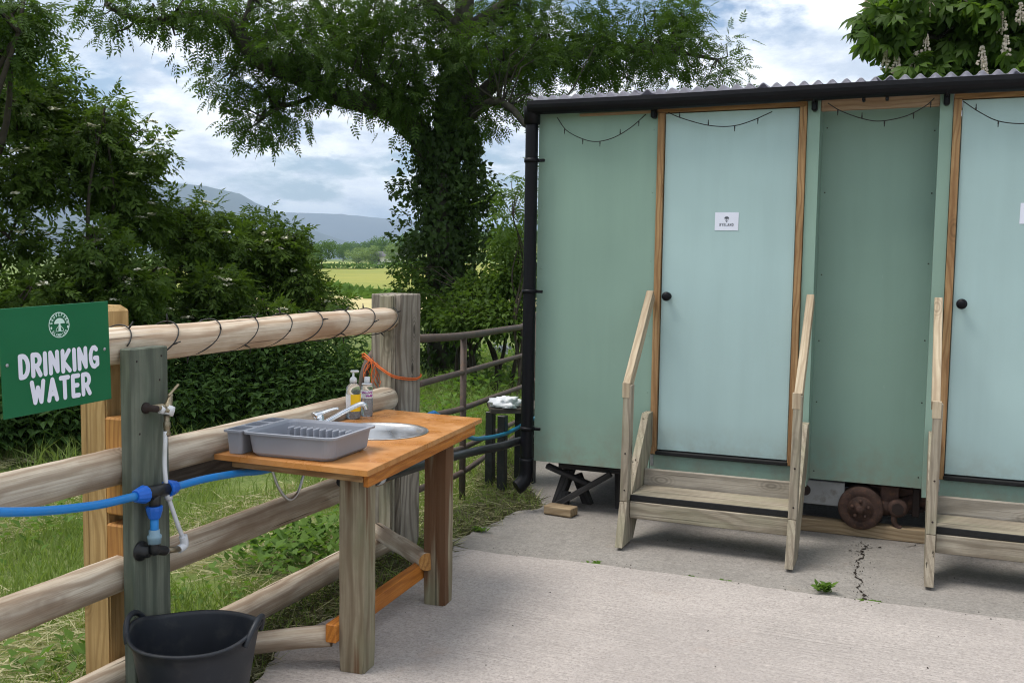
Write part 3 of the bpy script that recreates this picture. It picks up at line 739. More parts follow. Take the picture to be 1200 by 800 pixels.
tube('black_elbow', [Vector((PXX, WB.y, DB.z-.005)), Vector((PXX, WB.y, WB.z+.002)), Vector((PXX, WB.y+.012, WB.z)), t0+Vector((0, .002, 0))], .0165, M['blackp'], pipe, 16)

# ================================================================== TUB
tubc = Vector((-2.085, 2.445, 0)); TH = .30
bm = bmesh.new(); segs = 56
def tubring(rb, z, fl, off=0):
    out = []
    for k in range(segs):
        a = 2*math.pi*k/segs; c = abs(math.cos(a))**6
        out.append(bm.verts.new((rb*math.cos(a)*(1.03 if fl else 1), rb*math.sin(a), z+(.030*c if fl else 0))))
    return out
rows = [tubring(.145, 0, 0)]
for i in range(1, 9): rows.append(tubring(.145+.05*i/8 + .002*mnoise.noise(Vector((i, 2, 3))), TH*i/8, i == 8))
rows.append(tubring(.203, TH+.001, 1)); rows.append(tubring(.203, TH+.010, 1)); rows.append(tubring(.193, TH+.010, 1))
for i in range(8, -1, -1): rows.append(tubring(.140+.05*i/8, max(.006, TH*i/8-.002), i == 8))
for a, b in zip(rows, rows[1:]):
    for k in range(segs):
        f = bm.faces.new((a[k], a[(k+1) % segs], b[(k+1) % segs], b[k])); f.smooth = True
bm.faces.new(rows[0][::-1]); bm.faces.new(rows[-1])
trug = thing('rubber_tub', 'black flexible rubber tub standing below the green-grey tap post', 'tub', tubc)
TW = Matrix.Translation(tubc) @ Matrix.Rotation(R(20), 4, 'Z')
tbody = finish(bm, 'tub_body', M['trug'], trug, TW)
for s_ in (-1, 1):
    hp = [TW @ Vector((s_*(.2+o), y, z)) for o, y, z in ((-.012, -.080, TH-.004), (-.004, -.070, TH+.022), (.006, -.04, TH+.052), (.009, 0, TH+.062), (.006, .04, TH+.052), (-.004, .070, TH+.022), (-.012, .080, TH-.004))]
    tube('tub_handle', hp, .0095, M['trug'], trug, 10)

# ================================================================== WASHING-UP TABLE
TZ = .785
table = thing('sink_table', 'varnished plywood washing-up table with round steel sink beside the fence', 'table', (-2.05, 3.5, 0))
A_, B_, C_, D_ = (-2.372, 2.895), (-1.710, 2.885), (-1.832, 4.13), (-2.372, 4.17)
SC, SRAD = Vector((-2.085, 3.60)), .205
def quad_top(name, quad, z0, z1, mat, hole=None):
    bm = bmesh.new(); n = 48
    if hole:
        # ring of quads from square outline to hole
        cx, cy, r = hole; out = []
        for k in range(n):
            a = 2*math.pi*k/n; d = Vector((math.cos(a), math.sin(a))); best = 9
            for i in range(4):
                p, q = Vector(quad[i]), Vector(quad[(i+1) % 4]); e = q-p
                den = d.x*e.y-d.y*e.x
                if abs(den) < 1e-9: continue
                w = p-Vector((cx, cy)); t = (w.x*e.y-w.y*e.x)/den; u = (w.x*d.y-w.y*d.x)/den
                if t > 0 and -1e-6 <= u <= 1+1e-6: best = min(best, t)
            out.append(Vector((cx, cy))+d*best)
        for i in range(4):   # snap nearest to corners
            k = min(range(n), key=lambda k: (out[k]-Vector(quad[i])).length); out[k] = Vector(quad[i])
        oT = [bm.verts.new((p.x, p.y, z1)) for p in out]; oB = [bm.verts.new((p.x, p.y, z0)) for p in out]
        iT = [bm.verts.new((cx+r*math.cos(2*math.pi*k/n), cy+r*math.sin(2*math.pi*k/n), z1)) for k in range(n)]
        iB = [bm.verts.new((cx+r*math.cos(2*math.pi*k/n), cy+r*math.sin(2*math.pi*k/n), z0)) for k in range(n)]
        for k in range(n):
            j = (k+1) % n
            bm.faces.new((oT[k], oT[j], iT[j], iT[k])); bm.faces.new((oB[k], iB[k], iB[j], oB[j])); bm.faces.new((oT[k], oB[k], oB[j], oT[j])); bm.faces.new((iT[k], iT[j], iB[j], iB[k]))
    return finish(bm, name, mat, table)
quad_top('tabletop', [A_, B_, C_, D_], TZ-.020, TZ, M['ply'], (SC.x, SC.y, SRAD-.006))
u = (Vector(C_)-Vector(B_)).normalized(); vperp = Vector((-u.y, u.x))
def V3(p, z): return Vector((p[0], p[1], z))
e0 = Vector(B_)+u*.035+vperp*.022; e1 = Vector(C_)-u*.06+vperp*.022
beam('apron', V3(e0, TZ-.044), V3(e1, TZ-.044), .022, .046, M['stain'], table, .003)
f0 = Vector(B_)+vperp*.034+u*.045; f1 = Vector(A_)+Vector((.05, .048))
beam('apron', V3(f0, TZ-.036), V3(f1, TZ-.036), .022, .030, M['frame'], table, .003)
legs = []
for (base, ln) in ((Vector((-1.846, 3.045)), 0), (Vector((-1.893, 3.808)), 1)):
    lp = V3(base, 0.0); m = Matrix.Translation(lp) @ Matrix.Rotation(math.atan2(u.y, u.x)-math.pi/2, 4, 'Z')
    bm = bmesh.new(); hgt = TZ-.0215
    r0 = [bm.verts.new((sx_*.049, sy_*.049, 0.001)) for sx_, sy_ in ((-1, -1), (1, -1), (1, 1), (-1, 1))]
    prev = r0
    for k in range(1, 9):
        z = hgt*k/8; j = lambda: random.uniform(-.0008, .0008)
        cur = [bm.verts.new((sx_*.049+j(), sy_*.049+j(), z)) for sx_, sy_ in ((-1, -1), (1, -1), (1, 1), (-1, 1))]
        for q in range(4): bm.faces.new((prev[q], prev[(q+1) % 4], cur[(q+1) % 4], cur[q]))
        prev = cur
    bm.faces.new(r0[::-1]); bm.faces.new(prev)
    bmesh.ops.bevel(bm, geom=[e for e in bm.edges if abs(e.verts[0].co.z-e.verts[1].co.z) > .03], offset=.007, segments=2, affect='EDGES')
    legs.append(finish(bm, 'leg', M['leg'], table, m))
s0 = Vector((-1.846, 3.045))+vperp*.072-u*.075; s1 = Vector((-1.893, 3.808))+vperp*.072+u*.05
beam('stretcher', V3(s0, .148), V3(s1, .148), .044, .070, M['stain'], table, .004)
q1 = V3(s1, .205)-Vector((u.x, u.y, 0))*.085; log('brace', q1+Vector((.045, -.02, -.01)), (-2.42, 4.19, .165), .040, M['railgrey'], table, 31, rings=14, endmat=M['block'])
q0 = V3(s0, .10)+Vector((u.x, u.y, 0))*.03; log('brace', q0+Vector((-.027, .02, .02)), (-2.44, 2.80, .055), .040, M['railgrey'], table, 33, rings=14, endmat=M['endgrain'])
# sink bowl with flat rim
prof = [(SRAD+.012, .0008), (SRAD+.013, .003), (SRAD+.008, .0048), (SRAD-.006, .0045), (SRAD-.016, -.004), (SRAD-.022, -.03), (SRAD-.03, -.10), (SRAD-.06, -.128), (.05, -.138), (.04, -.142), (.0001, -.142)]
bm = bmesh.new(); rows = [[bm.verts.new((r*math.cos(2*math.pi*k/64), r*math.sin(2*math.pi*k/64), z)) for k in range(64)] for r, z in prof]
for a, b in zip(rows, rows[1:]):
    for k in range(64): f = bm.faces.new((a[k], a[(k+1) % 64], b[(k+1) % 64], b[k])); f.smooth = True
sink = finish(bm, 'sink_bowl', M['steel'], table, Matrix.Translation((SC.x, SC.y, TZ)))
md = sink.modifiers.new('thick', 'SOLIDIFY'); md.thickness = .0012; md.offset = -1
lathe('drain', [(0, 0), (.028, 0), (.03, .002), (.012, .003), (0, .002)], M['chrome'], sink, Matrix.Translation((SC.x, SC.y, TZ-.1415)), 24)
# mixer tap
tapb = Vector((-2.315, 3.50, TZ))
tp = lathe('mixer_tap', [(0, 0), (.027, 0), (.028, .006), (.024, .010), (.0235, .055), (.021, .066), (.012, .072), (0, .073)], M['chrome'], table, Matrix.Translation(tapb), 24)
sp = [tapb+Vector(p) for p in ((.008, .012, .028), (.03, .05, .045), (.07, .115, .078), (.098, .165, .098), (.110, .186, .098), (.114, .192, .088), (.115, .194, .075))]
tube('spout', sp, .0105, M['chrome'], tp, 14)
bm = bmesh.new(); lv = [Vector(p) for p in ((0, 0, 0), (.012, .022, .008), (.028, .05, .020), (.045, .082, .030), (.058, .105, .032))]
for i, w_ in enumerate((.017, .016, .012, .0095, .008)): pass
add_tube(bm, spline([tapb+Vector((-.012, -.02, .062))+p for p in lv], 5), [.020, .0205, .0195, .018, .017, .016, .0145, .013, .0118, .011, .0102, .0098, .0094, .009, .0088, .0085, .0082, .008, .0076, .007, .005], 14)
for v_ in bm.verts: v_.co.z = tapb.z+.062+(v_.co.z-tapb.z-.062)*.72+.004
finish(bm, 'lever', M['chrome'], tp)
# flexible tails and trap under the top
tube('supply_tail', [onX(318, 548, -2.30), onX(326, 570, -2.28), onX(338, 585, -2.26), onX(349, 577, -2.25), onX(357, 552, -2.24)], .006, M['steel'], table, 8)
tube('waste_trap', [V3(SC, TZ-.142), V3(SC, TZ-.17), V3(SC+Vector((.02, -.04)), TZ-.20), V3(SC+Vector((.03, -.12)), TZ-.19), V3(SC+Vector((.03, -.2)), TZ-.165), V3(SC+Vector((.0, -.29)), TZ-.15)], .021, M['blackp'], table, 14)

# ================================================================== DISH DRAINER
DZ = TZ+.0015
dr = thing('dish_drainer', 'grey plastic dish drainer with cutlery cups beside the sink', 'drainer', (-2.13, 3.085, DZ))
dM = Matrix.Translation((-2.118, 3.085, DZ)) @ Matrix.Rotation(R(3.0), 4, 'Z')
def rrect(w, d, r, n=6):
    o = []
    for cx, cy, a0 in ((w/2-r, -d/2+r, -90), (w/2-r, d/2-r, 0), (-w/2+r, d/2-r, 90), (-w/2+r, -d/2+r, 180)):
        for i in range(n+1): o.append((cx+r*math.cos(R(a0+90*i/n)), cy+r*math.sin(R(a0+90*i/n))))
    return o
def shell(bm, secs, off=(0, 0), cap=True):
    rows = [[bm.verts.new((x+off[0], y+off[1], z)) for x, y in rrect(w, d, r)] for w, d, r, z in secs]; n = len(rows[0])
    for a, b in zip(rows, rows[1:]):
        for k in range(n): bm.faces.new((a[k], a[(k+1) % n], b[(k+1) % n], b[k]))
    if cap: bm.faces.new(rows[-1]) ; bm.faces.new(rows[0][::-1])
DW, DD, DHt = .375, .335, .090
bm = bmesh.new()   # main tray (cups sit on the left)
shell(bm, [(DW-.055, DD-.05, .035, .0), (DW-.03, DD-.03, .04, .012), (DW-.012, DD-.012, .04, DHt-.012), (DW-.008, DD-.008, .035, DHt-.008), (DW+.014, DD+.012, .035, DHt-.008), (DW+.016, DD+.014, .036, DHt), (DW-.004, DD-.004, .034, DHt+.001), (DW-.014, DD-.014, .036, DHt-.010), (DW-.034, DD-.034, .036, .014), (DW-.06, DD-.06, .03, .006)], (.042, 0))
finish(bm, 'tray', M['grey_pl'], dr, dM)
for i in range(10):   # plate ribs, one by one
    x = .042-DW/2+.055+i*.028
    bm = bmesh.new(); bbox(bm, (x, -.06, .030), (.007, .13, .045), .003); finish(bm, 'rib', M['grey_pl'], dr, dM)
    bm = bmesh.new(); bbox(bm, (x, .075, .042), (.010, .045, .070), .004); finish(bm, 'plate_peg', M['grey_pl'], dr, dM)
for j, yy in enumerate((-.108, 0, .108)):
    bm = bmesh.new()
    shell(bm, [(.058, .078, .014, .0), (.070, .092, .016, DHt-.008), (.082, .110, .012, DHt-.008), (.083, .111, .012, DHt), (.064, .088, .016, DHt+.0005), (.050, .070, .014, .006)], (-.195, yy))
    finish(bm, 'cutlery_cup', M['grey_pl'], dr, dM)

# ================================================================== BOTTLES
def bottle(px, py, h, r, square, label, pump):
    p = onZ(px, py, TZ+.001); b = thing('soap_bottle' if pump else 'hand_gel_bottle', label, 'bottle', p); W0 = Matrix.Translation(p)
    sh = h*.80
    if pump: prof = [(0, 0), (r*.93, 0), (r, .006), (r, sh*.80), (r*.93, sh*.90), (r*.62, sh*.97), (r*.36, sh), (r*.36, sh+.004), (0, sh+.004)]
    else: prof = [(0, 0), (r*.93, 0), (r, .006), (r, sh*.94), (r*.93, sh*.985), (r*.5, sh), (0, sh)]
    body = lathe('bottle_body', prof, M['clear'], b, W0, 28)
    lq = [(0, .003), (r*.9, .003), (r*.95, .008), (r*.95, sh*(.62 if pump else .80)), (0, sh*(.62 if pump else .80))]
    lathe('liquid', lq, M['liquid'], b, W0, 28)
    # label wrapped on the side that faces the yard
    def wrap(name, a0, a1, z0, z1, mat, rr):
        bm = bmesh.new(); A = []; n = 14
        for i in range(n+1):
            a = R(a0+(a1-a0)*i/n); A.append((bm.verts.new((rr*math.cos(a), rr*math.sin(a), z0)), bm.verts.new((rr*math.cos(a), rr*math.sin(a), z1))))
        for (a, c), (d, e) in zip(A, A[1:]): f = bm.faces.new((a, d, e, c)); f.smooth = True
        return finish(bm, name, mat, b, W0)
    if pump:
        wrap('label_yellow', -80, 45, sh*.22, sh*.70, M['yellow'], r+.0006); wrap('label_white', -150, -80, sh*.22, sh*.70, M['whitep'], r+.0006)
        lathe('pump_collar', [(0, 0), (r*.50, 0), (r*.50, .016), (r*.36, .024), (r*.16, .028), (r*.14, .050), (0, .05)], M['whitep'], b, Matrix.Translation(p+Vector((0, 0, sh+.002))), 18)
        bm = bmesh.new(); bbox(bm, (.006, 0, sh+.054), (.040, .016, .011), .004); finish(bm, 'pump_head', M['whitep'], b, W0 @ Matrix.Rotation(R(25), 4, 'Z'))
    else:
        lb = wrap('label_white', -140, 40, sh*.58, sh*.84, M['whitep'], r+.0006)
        bm = bmesh.new()
        for row, z in ((0, sh*.76), (1, sh*.66)):
            pts = []
            for i in range(25):
                a = R((-115 if row == 0 else -70)+i*(4.6 if row == 0 else 2.8)); pts.append((( r+.0016)*math.cos(a), (r+.0016)*math.sin(a), z+.006*math.sin(i*1.7)*(1 if i % 6 else 0)))
            add_tube(bm, pts, .0012, 6)
        finish(bm, 'label_print', M['purple'], b, W0)
        lathe('shoulder_disc', [(0, 0), (r*.9, 0), (r*.9, .004), (0, .005)], M['whitep'], b, Matrix.Translation(p+Vector((0, 0, sh+.001))), 20)
        lathe('cap', [(0, 0), (r*.48, 0), (r*.46, .030), (0, .030)], M['whitep'], b, Matrix.Translation(p+Vector((0, 0, sh+.006))), 18)
bottle(414, 490, .205, .0335, False, 'clear pump soap bottle with a yellow and white label', True)
bottle(430, 487, .185, .0275, True, 'clear slim bottle with white screw cap and purple lettering', False)

# ================================================================== GATE
g0, gd = Vector((-2.45, 4.65)), Vector((-.2, 1.02))
def gp(t, z): return Vector((g0.x+gd.x*t, g0.y+gd.y*t, z))
gate = thing('field_gate', 'old brown tubular steel field gate tied to the corner post', 'gate', gp(1.5, 0))
bars = [((1.09, 1.045, 1.0, 1.03)), ((.85, .81, .725, .725)), ((.66, .575, .45, .45)), ((.44, .315, .165, .15)), ((.27, .155, .06, .05))]
lz = lambda zs, t: np.interp(t, [0, 1, 3.3, 3.7], zs).item()
# top bar with curved hinge end running down at the post's near side
top = [onX(422, 590, -2.66), onX(424, 500, -2.66), onX(425, 455, -2.66), onX(428, 434, -2.66), onX(436, 417, -2.66), onX(448, 407, -2.67), onX(462, 403, -2.67), gp(-.02, 1.09)+Vector((-.17, 0, 0)), gp(.25, 1.08)+Vector((-.06, 0, 0)), gp(1, 1.045), gp(2.4, 1.0), gp(3.0, .985), gp(3.35, 1.02), gp(3.7, 1.05)]
off = Vector((-.16, 0, 0))
tube('top_bar', top, .024, M['gate'], gate, 12)
for zs in bars[1:]: tube('bar', [gp(t, lz(zs, t)) for t in (0.0, .5, 1, 2, 3.3, 3.7)], .0185, M['gate'], gate, 10)
for t in (1.0, 3.68): tube('upright', [gp(t, -.05 if t < 3 else .03), gp(t, lz(bars[0], t)-.01)], .022, M['gate'], gate, 10, smooth_path=False)

twine = thing('baler_twine', 'frayed orange baler twine tying the gate to the corner post', 'twine', (-2.4, 4.5, 1.0))
q = lambda x, y, X: onX(x, y, X)
for k, dz in enumerate((0, .012)):
    tube('strand', [onY(427, 414+k*3, 4.38), onY(437, 423+k*2.5, 4.34), onY(448, 432+k*2, 4.318), onY(458, 438.5+k*2, 4.318), onY(465, 441+k*2, 4.345), q(471, 442+k*2, -2.390), q(480, 443+k*2, -2.390), q(489, 442.5+k*1.5, -2.390), Vector((-2.402, 4.60, .915)), Vector((-2.50, 4.61, .93)), Vector((-2.59, 4.58, .95)), Vector((-2.60, 4.45, .98)), onY(425, 416+k*3, 4.44), onY(427, 414+k*3, 4.38)], .0036, M['twine'], twine, 8)
for k in range(12):
    a = onY(434+random.uniform(-4, 8), 423+random.uniform(-4, 8), 4.33)
    tube('frayed_end', [a, a+Vector((random.uniform(-.02, .02), random.uniform(-.04, .03), -.05)), a+Vector((random.uniform(-.03, .03), random.uniform(-.06, .05), -.11-random.random()*.05))], .0018, M['twine'], twine, 5, 4)

# waste pipe, teal pipe and the small black stand behind the gate
wp = thing('black_waste_pipe', 'fat black waste pipe running from under the sink table to the hut', 'pipe', (-2.1, 4.5, .5))
P0 = onX(444, 560, -2.13); P1 = onX(500, 543, -2.20); P2 = onX(555, 529, -2.30); P3 = onY(618, 515, 5.60)
tube('pipe_run', [P0, P1, P2, P2.lerp(P3, .5)+Vector((0, 0, -.004)), P3, P3+Vector((.25, .35, -.02))], .025, M['blackp'], wp, 14)
lathe('end_collar', [(0, -.02), (.030, -.02), (.030, .015), (0, .015)], M['whitep'], wp, frame_z(P0, P1), 16)
tube('joining_elbow', [P0, P0-(P1-P0)*.25, V3(SC+Vector((.0, -.29)), TZ-.16)], .02, M['blackp'], wp, 12)
tl = thing('teal_hose', 'short teal blue hose sagging from the table end towards the hut', 'hose', (-2.4, 5.2, .7))
tube('hose_run', [Vector((-2.33, 4.62, .71)), onX(548, 511, -2.40), onX(568, 513, -2.46), onX(592, 508, -2.46), onX(612, 498, -2.40), onY(626, 490, 5.66), onY(640, 486, 6.0)], .0135, M['teal'], tl, 12)
bs = thing('black_stand', 'low black metal stand draped with a white cloth behind the gate', 'stand', (-3.0, 7.0, 0))
for px, py in ((574, 566), (588, 573), (608, 560), (622, 563)):
    b = onZ(px, py); beam('leg', b-Vector((0, 0, .05)), (b.x, b.y, .50), .055, .055, M['blackp'], bs)
a = onZ(574, 566); c = onZ(622, 563)
beam('top_board', (a.x-.06, a.y+.1, .515), (c.x+.1, c.y+.1, .515), .42, .035, M['plank'], bs)
rag = thing('white_cloth', 'crumpled white cloth lying on the low black stand', 'cloth', (a.x+.2, a.y, .53))
bm = bmesh.new(); bmesh.ops.create_icosphere(bm, subdivisions=4, radius=1)
for v_ in bm.verts:
    n_ = 1+.5*mnoise.noise(v_.co*1.7)+.25*mnoise.noise(v_.co*5); v_.co = Vector((v_.co.x*.11*n_, v_.co.y*.09*n_, max(-.02, v_.co.z*.05*n_)))
finish(bm, 'cloth_fold', M['whiterag'], rag, Matrix.Translation((a.x+.10, a.y+.04, .556)), smooth=True)

# ================================================================== HUT
FY = 5.58; HX0, HX1 = -2.12, 1.73; HZ0, HZ1 = .295, 2.43; HYB = 7.75
hut = thing('toilet_hut', 'sage green trailer hut with pale blue-green doors and corrugated roof', 'hut', (-.2, 6.6, 0))
T = .018; RY_ = FY+.22
box('wall_panel', (HX0, FY, HZ0), (-1.387, FY+T, HZ1), M['sage'], hut, .001)
for xw in (HX0, HX1-T):       # end walls follow the roof slope
    bm = bmesh.new(); y0, y1 = FY+T+.001, HYB; zt = lambda y: 2.462+(y-(FY-.105))*.075
    vv = [bm.verts.new((x, y, z)) for x in (xw, xw+T) for y, z in ((y0, HZ0+.002), (y1, HZ0+.002), (y1, zt(y1)), (y0, zt(y0)))]
    for f in ((0, 1, 2, 3), (7, 6, 5, 4), (0, 4, 5, 1), (1, 5, 6, 2), (2, 6, 7, 3), (3, 7, 4, 0)): bm.faces.new([vv[k] for k in f])
    finish(bm, 'wall_panel', M['sage'], hut)
box('wall_panel', (HX0, HYB+.001, HZ0), (HX1, HYB+T, HZ1+.18), M['sage'], hut, .001)
box('wall_panel', (1.0, FY, HZ0), (HX1, FY+T, HZ1), M['sage'], hut, .001)
box('floor', (HX0+.02, RY_+.03, HZ0+.006), (HX1-.02, HYB-.01, HZ0+.05), M['trestle'], hut, .001)
doors = []
for k, x0 in enumerate((-1.385, .167)):
    x1 = x0+.825
    box('frame_post', (x0, FY-.016, .405), (x0+.038, FY+.06, 2.385), M['frame'], hut, .002)
    box('frame_post', (x1-.038, FY-.016, .405), (x1, FY+.06, 2.385), M['frame'], hut, .002)
    box('frame_head', (x0, FY-.014, 2.386), (x1, FY+.06, 2.416), M['frame'], hut, .002)
    box('wall_panel', (x0+.001, FY, 2.417), (x1-.001, FY+T, HZ1), M['sage'], hut, .001)
    d = box('door', (x0+.042, FY+.004, .432), (x1-.042, FY+.044, 2.381), M['door'], hut, .002)
    doors.append(d)
    box('kick_panel', (x0+.001, FY-.001, HZ0), (x1-.001, FY+T, .402), M['sage'], hut, .001)
    box('weather_bar', (x0+.036, FY-.024, .404), (x1-.036, FY+.002, .427), M['rubber'], hut, .004)
    kx = x0+.082
    lathe('knob', [(0, 0), (.021, 0), (.022, .004), (.010, .010), (.009, .026), (.020, .032), (.027, .044), (.024, .056), (.012, .061), (0, .062)], M['black'], d, Matrix.Translation((kx, FY+.004, 1.335)) @ Matrix.Rotation(R(90), 4, 'X'), 24)
    box('corner_plate', (x0+.002, FY-.004, .335), (x0+.022, FY-.001, .40), M['zinc'], hut, .001)
# strips and recess between the doors
box('strip', (-.558, FY, HZ0), (-.492, FY+T, HZ1), M['sage'], hut, .001)
box('strip', (.102, FY, HZ0), (.165, FY+T, HZ1), M['sage'], hut, .001)
RY = FY+.20
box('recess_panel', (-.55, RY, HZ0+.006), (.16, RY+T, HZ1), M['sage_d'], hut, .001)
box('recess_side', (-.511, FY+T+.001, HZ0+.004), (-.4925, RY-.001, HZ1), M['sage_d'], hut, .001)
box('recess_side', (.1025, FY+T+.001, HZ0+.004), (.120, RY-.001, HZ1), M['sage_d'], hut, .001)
for x, ys in ((HX0+.03, FY), (-1.41, FY), (-.47, RY), (.085, RY)):
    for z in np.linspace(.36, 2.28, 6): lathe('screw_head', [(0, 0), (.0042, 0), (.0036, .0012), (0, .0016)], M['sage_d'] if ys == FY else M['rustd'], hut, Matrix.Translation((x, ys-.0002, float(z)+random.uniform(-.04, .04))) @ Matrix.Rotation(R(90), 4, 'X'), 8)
box('recess_plate', (-.491, FY+.025, 2.362), (.101, FY+.065, 2.43), M['plate'], hut, .002)
box('head_batten', (-1.86, FY-.012, 2.386), (-1.39, FY-.001, 2.402), M['plate'], hut, .001)
# roof: separate corrugated sheets, each lapping the next
def roof_sheet(xa, xb, dz, name='roof_sheet'):
    bm = bmesh.new(); pitch = .0715; n = int((xb-xa)/pitch*10); yf, yb = FY-.105, HYB+.12; rows = []
    for y, zb in ((yf, 2.492), (yf+.25, 2.492+.25*.075), (yb, 2.492+(yb-yf)*.075)):
        r = []
        for i in range(n+1):
            x = xa+(xb-xa)*i/n; ph = 2*math.pi*x/pitch
            r.append(bm.verts.new((x, y+.004*mnoise.noise(Vector((x*3, 0, 4))), zb+dz+.0135*math.cos(ph)*(1 if y > yf else .95))))
        rows.append(r)
    for a, b in zip(rows, rows[1:]):
        for i in range(n): f = bm.faces.new((a[i], a[i+1], b[i+1], b[i])); f.smooth = True
    o = finish(bm, name, M['roof'], hut); md = o.modifiers.new('thick', 'SOLIDIFY'); md.thickness = .0022
    return o
xs = np.arange(HX0-.04, HX1+.04, .65)
for i, x in enumerate(xs): roof_sheet(float(x), float(min(x+.73, HX1+.05)), .0032*(i % 2))
box('eaves_board', (HX0, FY-.03, 2.432), (HX1, FY-.002, 2.470), M['black'], hut, .002)
# gutter
bm = bmesh.new(); gx0, gx1, gy, gz, gr = HX0-.03, HX1+.05, FY-.082, 2.462, .052
A = []
for x in np.linspace(gx0, gx1, 40):
    sag = -.004*math.sin((x-gx0)/(gx1-gx0)*9)
    A.append([bm.verts.new((x, gy-r_*math.cos(R(a)), gz+sag-.012-r_*math.sin(R(a)) if a not in (-20, 200) else gz+sag+.012)) for r_, aa in ((gr, range(-20, 201, 20)), (gr-.004, range(200, -21, -20))) for a in aa])
for a, b in zip(A, A[1:]):
    for k in range(len(a)): bm.faces.new((a[k], a[(k+1) % len(a)], b[(k+1) % len(a)], b[k]))
bm.faces.new(A[0][::-1]); bm.faces.new(A[-1])
gut = finish(bm, 'gutter', M['black'], hut)
for x in (-1.405, -.52, .132, 1.06):
    bm = bmesh.new(); bbox(bm, (x, FY-.03, 2.395), (.030, .05, .085), .008); bbox(bm, (x, gy+.01, gz-.030), (.026, gr*1.6, .075), .02); finish(bm, 'gutter_bracket', M['black'], gut)
for x in (-.27, -.155):
    bm = bmesh.new(); bbox(bm, (x, gy+.02, gz-.065), (.016, .05, .022), .004); finish(bm, 'gutter_clip', M['black'], gut)
# downpipe
DX, DY, DR = HX0-.022, FY-.062, .0385
dp = tube('downpipe', [(DX, DY, 2.43), (DX, DY, 1.6), (DX, DY, .8), (DX-.004, DY, .26)], DR, M['black'], hut, 20, 6)
lathe('hopper_outlet', [(0, 0), (DR+.010, 0), (DR+.012, .07), (DR+.02, .10), (0, .10)], M['black'], dp, Matrix.Translation((DX, DY, 2.345)), 20)
tube('shoe', [(DX-.004, DY, .32), (DX-.004, DY, .235), (DX-.010, DY-.010, .19), (DX-.03, DY-.035, .155), (DX-.045, DY-.05, .142)], DR+.006, M['black'], dp, 20, 6)
for z in (2.13, 1.345, .505):
    lathe('pipe_clip', [(DR+.0005, -.012), (DR+.006, -.012), (DR+.006, .012), (DR+.0005, .012)], M['black'], dp, Matrix.Translation((DX, DY, z)), 20)
    bm = bmesh.new(); bbox(bm, (DX+DR+.022, DY+.006, z), (.044, .016, .018), .003); finish(bm, 'clip_lug', M['black'], dp)
# chassis, axle, hub
box('chassis_rail', (HX0+.9, 5.80, .15), (-.30, 5.84, .288), M['chassis'], hut, .003); box('chassis_rail', (.30, 5.92, .15), (HX1-.2, 5.96, .288), M['chassis'], hut, .003)
bm = bmesh.new(); shell(bm, [(.20, .062, .030, 0), (.20, .062, .030, .004)]); finish(bm, 'chassis_slot', M['rustd'], hut, Matrix.Translation((-.585, 5.7985, .228)) @ Matrix.Rotation(R(90), 4, 'X'))
box('cross_beam', (-1.9, 6.5, .12), (1.5, 6.6, .29), M['trestle'], hut, .004)
hc = onY(1008, 597, 5.74)
hm = Matrix.Translation(hc+Vector((0, .14, 0))) @ Matrix.Rotation(R(90), 4, 'X')
hub = lathe('wheel_hub', [(0, 0), (.112, 0), (.122, .01), (.124, .05), (.118, .075), (.122, .082), (.122, .105), (.112, .114), (.080, .118), (.072, .112), (.066, .118), (.0655, .124), (.024, .126), (.022, .146), (.014, .152), (0, .152)], M['rust'], hut, hm, 40)
for k in range(5):
    a = R(90+72*k); lathe('wheel_stud', [(0, 0), (.0105, 0), (.0105, .014), (.006, .016), (.006, .03), (0, .03)], M['rust'], hub, hm @ Matrix.Translation((.046*math.cos(a), .046*math.sin(a), .122)), 6)
ax = onY(1052, 596, 5.80)
tube('axle_beam', [hc+Vector((0, .10, .005)), hc+Vector((0, .9, .005))], .035, M['rustd'], hut, 12, smooth_path=False)
sp_ = lathe('spring_eye', [(0, 0), (.052, 0), (.056, .02), (.050, .05), (.043, .055), (.040, .06), (0, .045)], M['rust'], hut, Matrix.Translation(ax+Vector((0, .05, 0))) @ Matrix.Rotation(R(90), 4, 'X'), 24)
tube('trailing_arm', [hc+Vector((.05, .09, .01)), ax+Vector((0, .07, 0)), ax+Vector((.09, .12, .03)), ax+Vector((.2, .14, .05))], .045, M['rust'], hut, 12)
tube('shackle', [ax+Vector((-.02, .02, -.02)), ax+Vector((-.016, .016, -.075)), ax+Vector((.0, .016, -.105)), ax+Vector((.022, .016, -.112))], .016, M['rust'], hut, 10)
tube('eye_bush', [ax+Vector((0, .0, 0)), ax+Vector((0, -.012, 0))], .032, M['rustd'], hut, 16, smooth_path=False)
box('brake_plate', (hc.x+.06, 5.90, .15), (hc.x+.36, 5.93, .288), M['rust'], hut, .004)
box('axle_bracket', (hc.x+.10, 5.83, .20), (hc.x+.20, 5.898, .287), M['rust'], hut, .006); box('axle_bracket', (hc.x+.27, 5.85, .12), (hc.x+.31, 5.898, .286), M['rustd'], hut, .006)
tube('brake_rod', [hc+Vector((-.02, .16, .10)), hc+Vector((.12, .13, .115)), hc+Vector((.34, .15, .10))], .009, M['rust'], hut, 8)
tube('spring_leaf', [hc+Vector((-.05, .17, -.02)), hc+Vector((.12, .12, -.035)), hc+Vector((.33, .15, .0))], .014, M['rustd'], hut, 8)
# chock timbers beneath the axle
chock = tag(box('chock_timber', (-.70, 5.80, -.013), (.23, 5.875, .062), M['offcut'], None, .004), 'long weathered timber lying on the concrete under the rusty hub', 'timber')
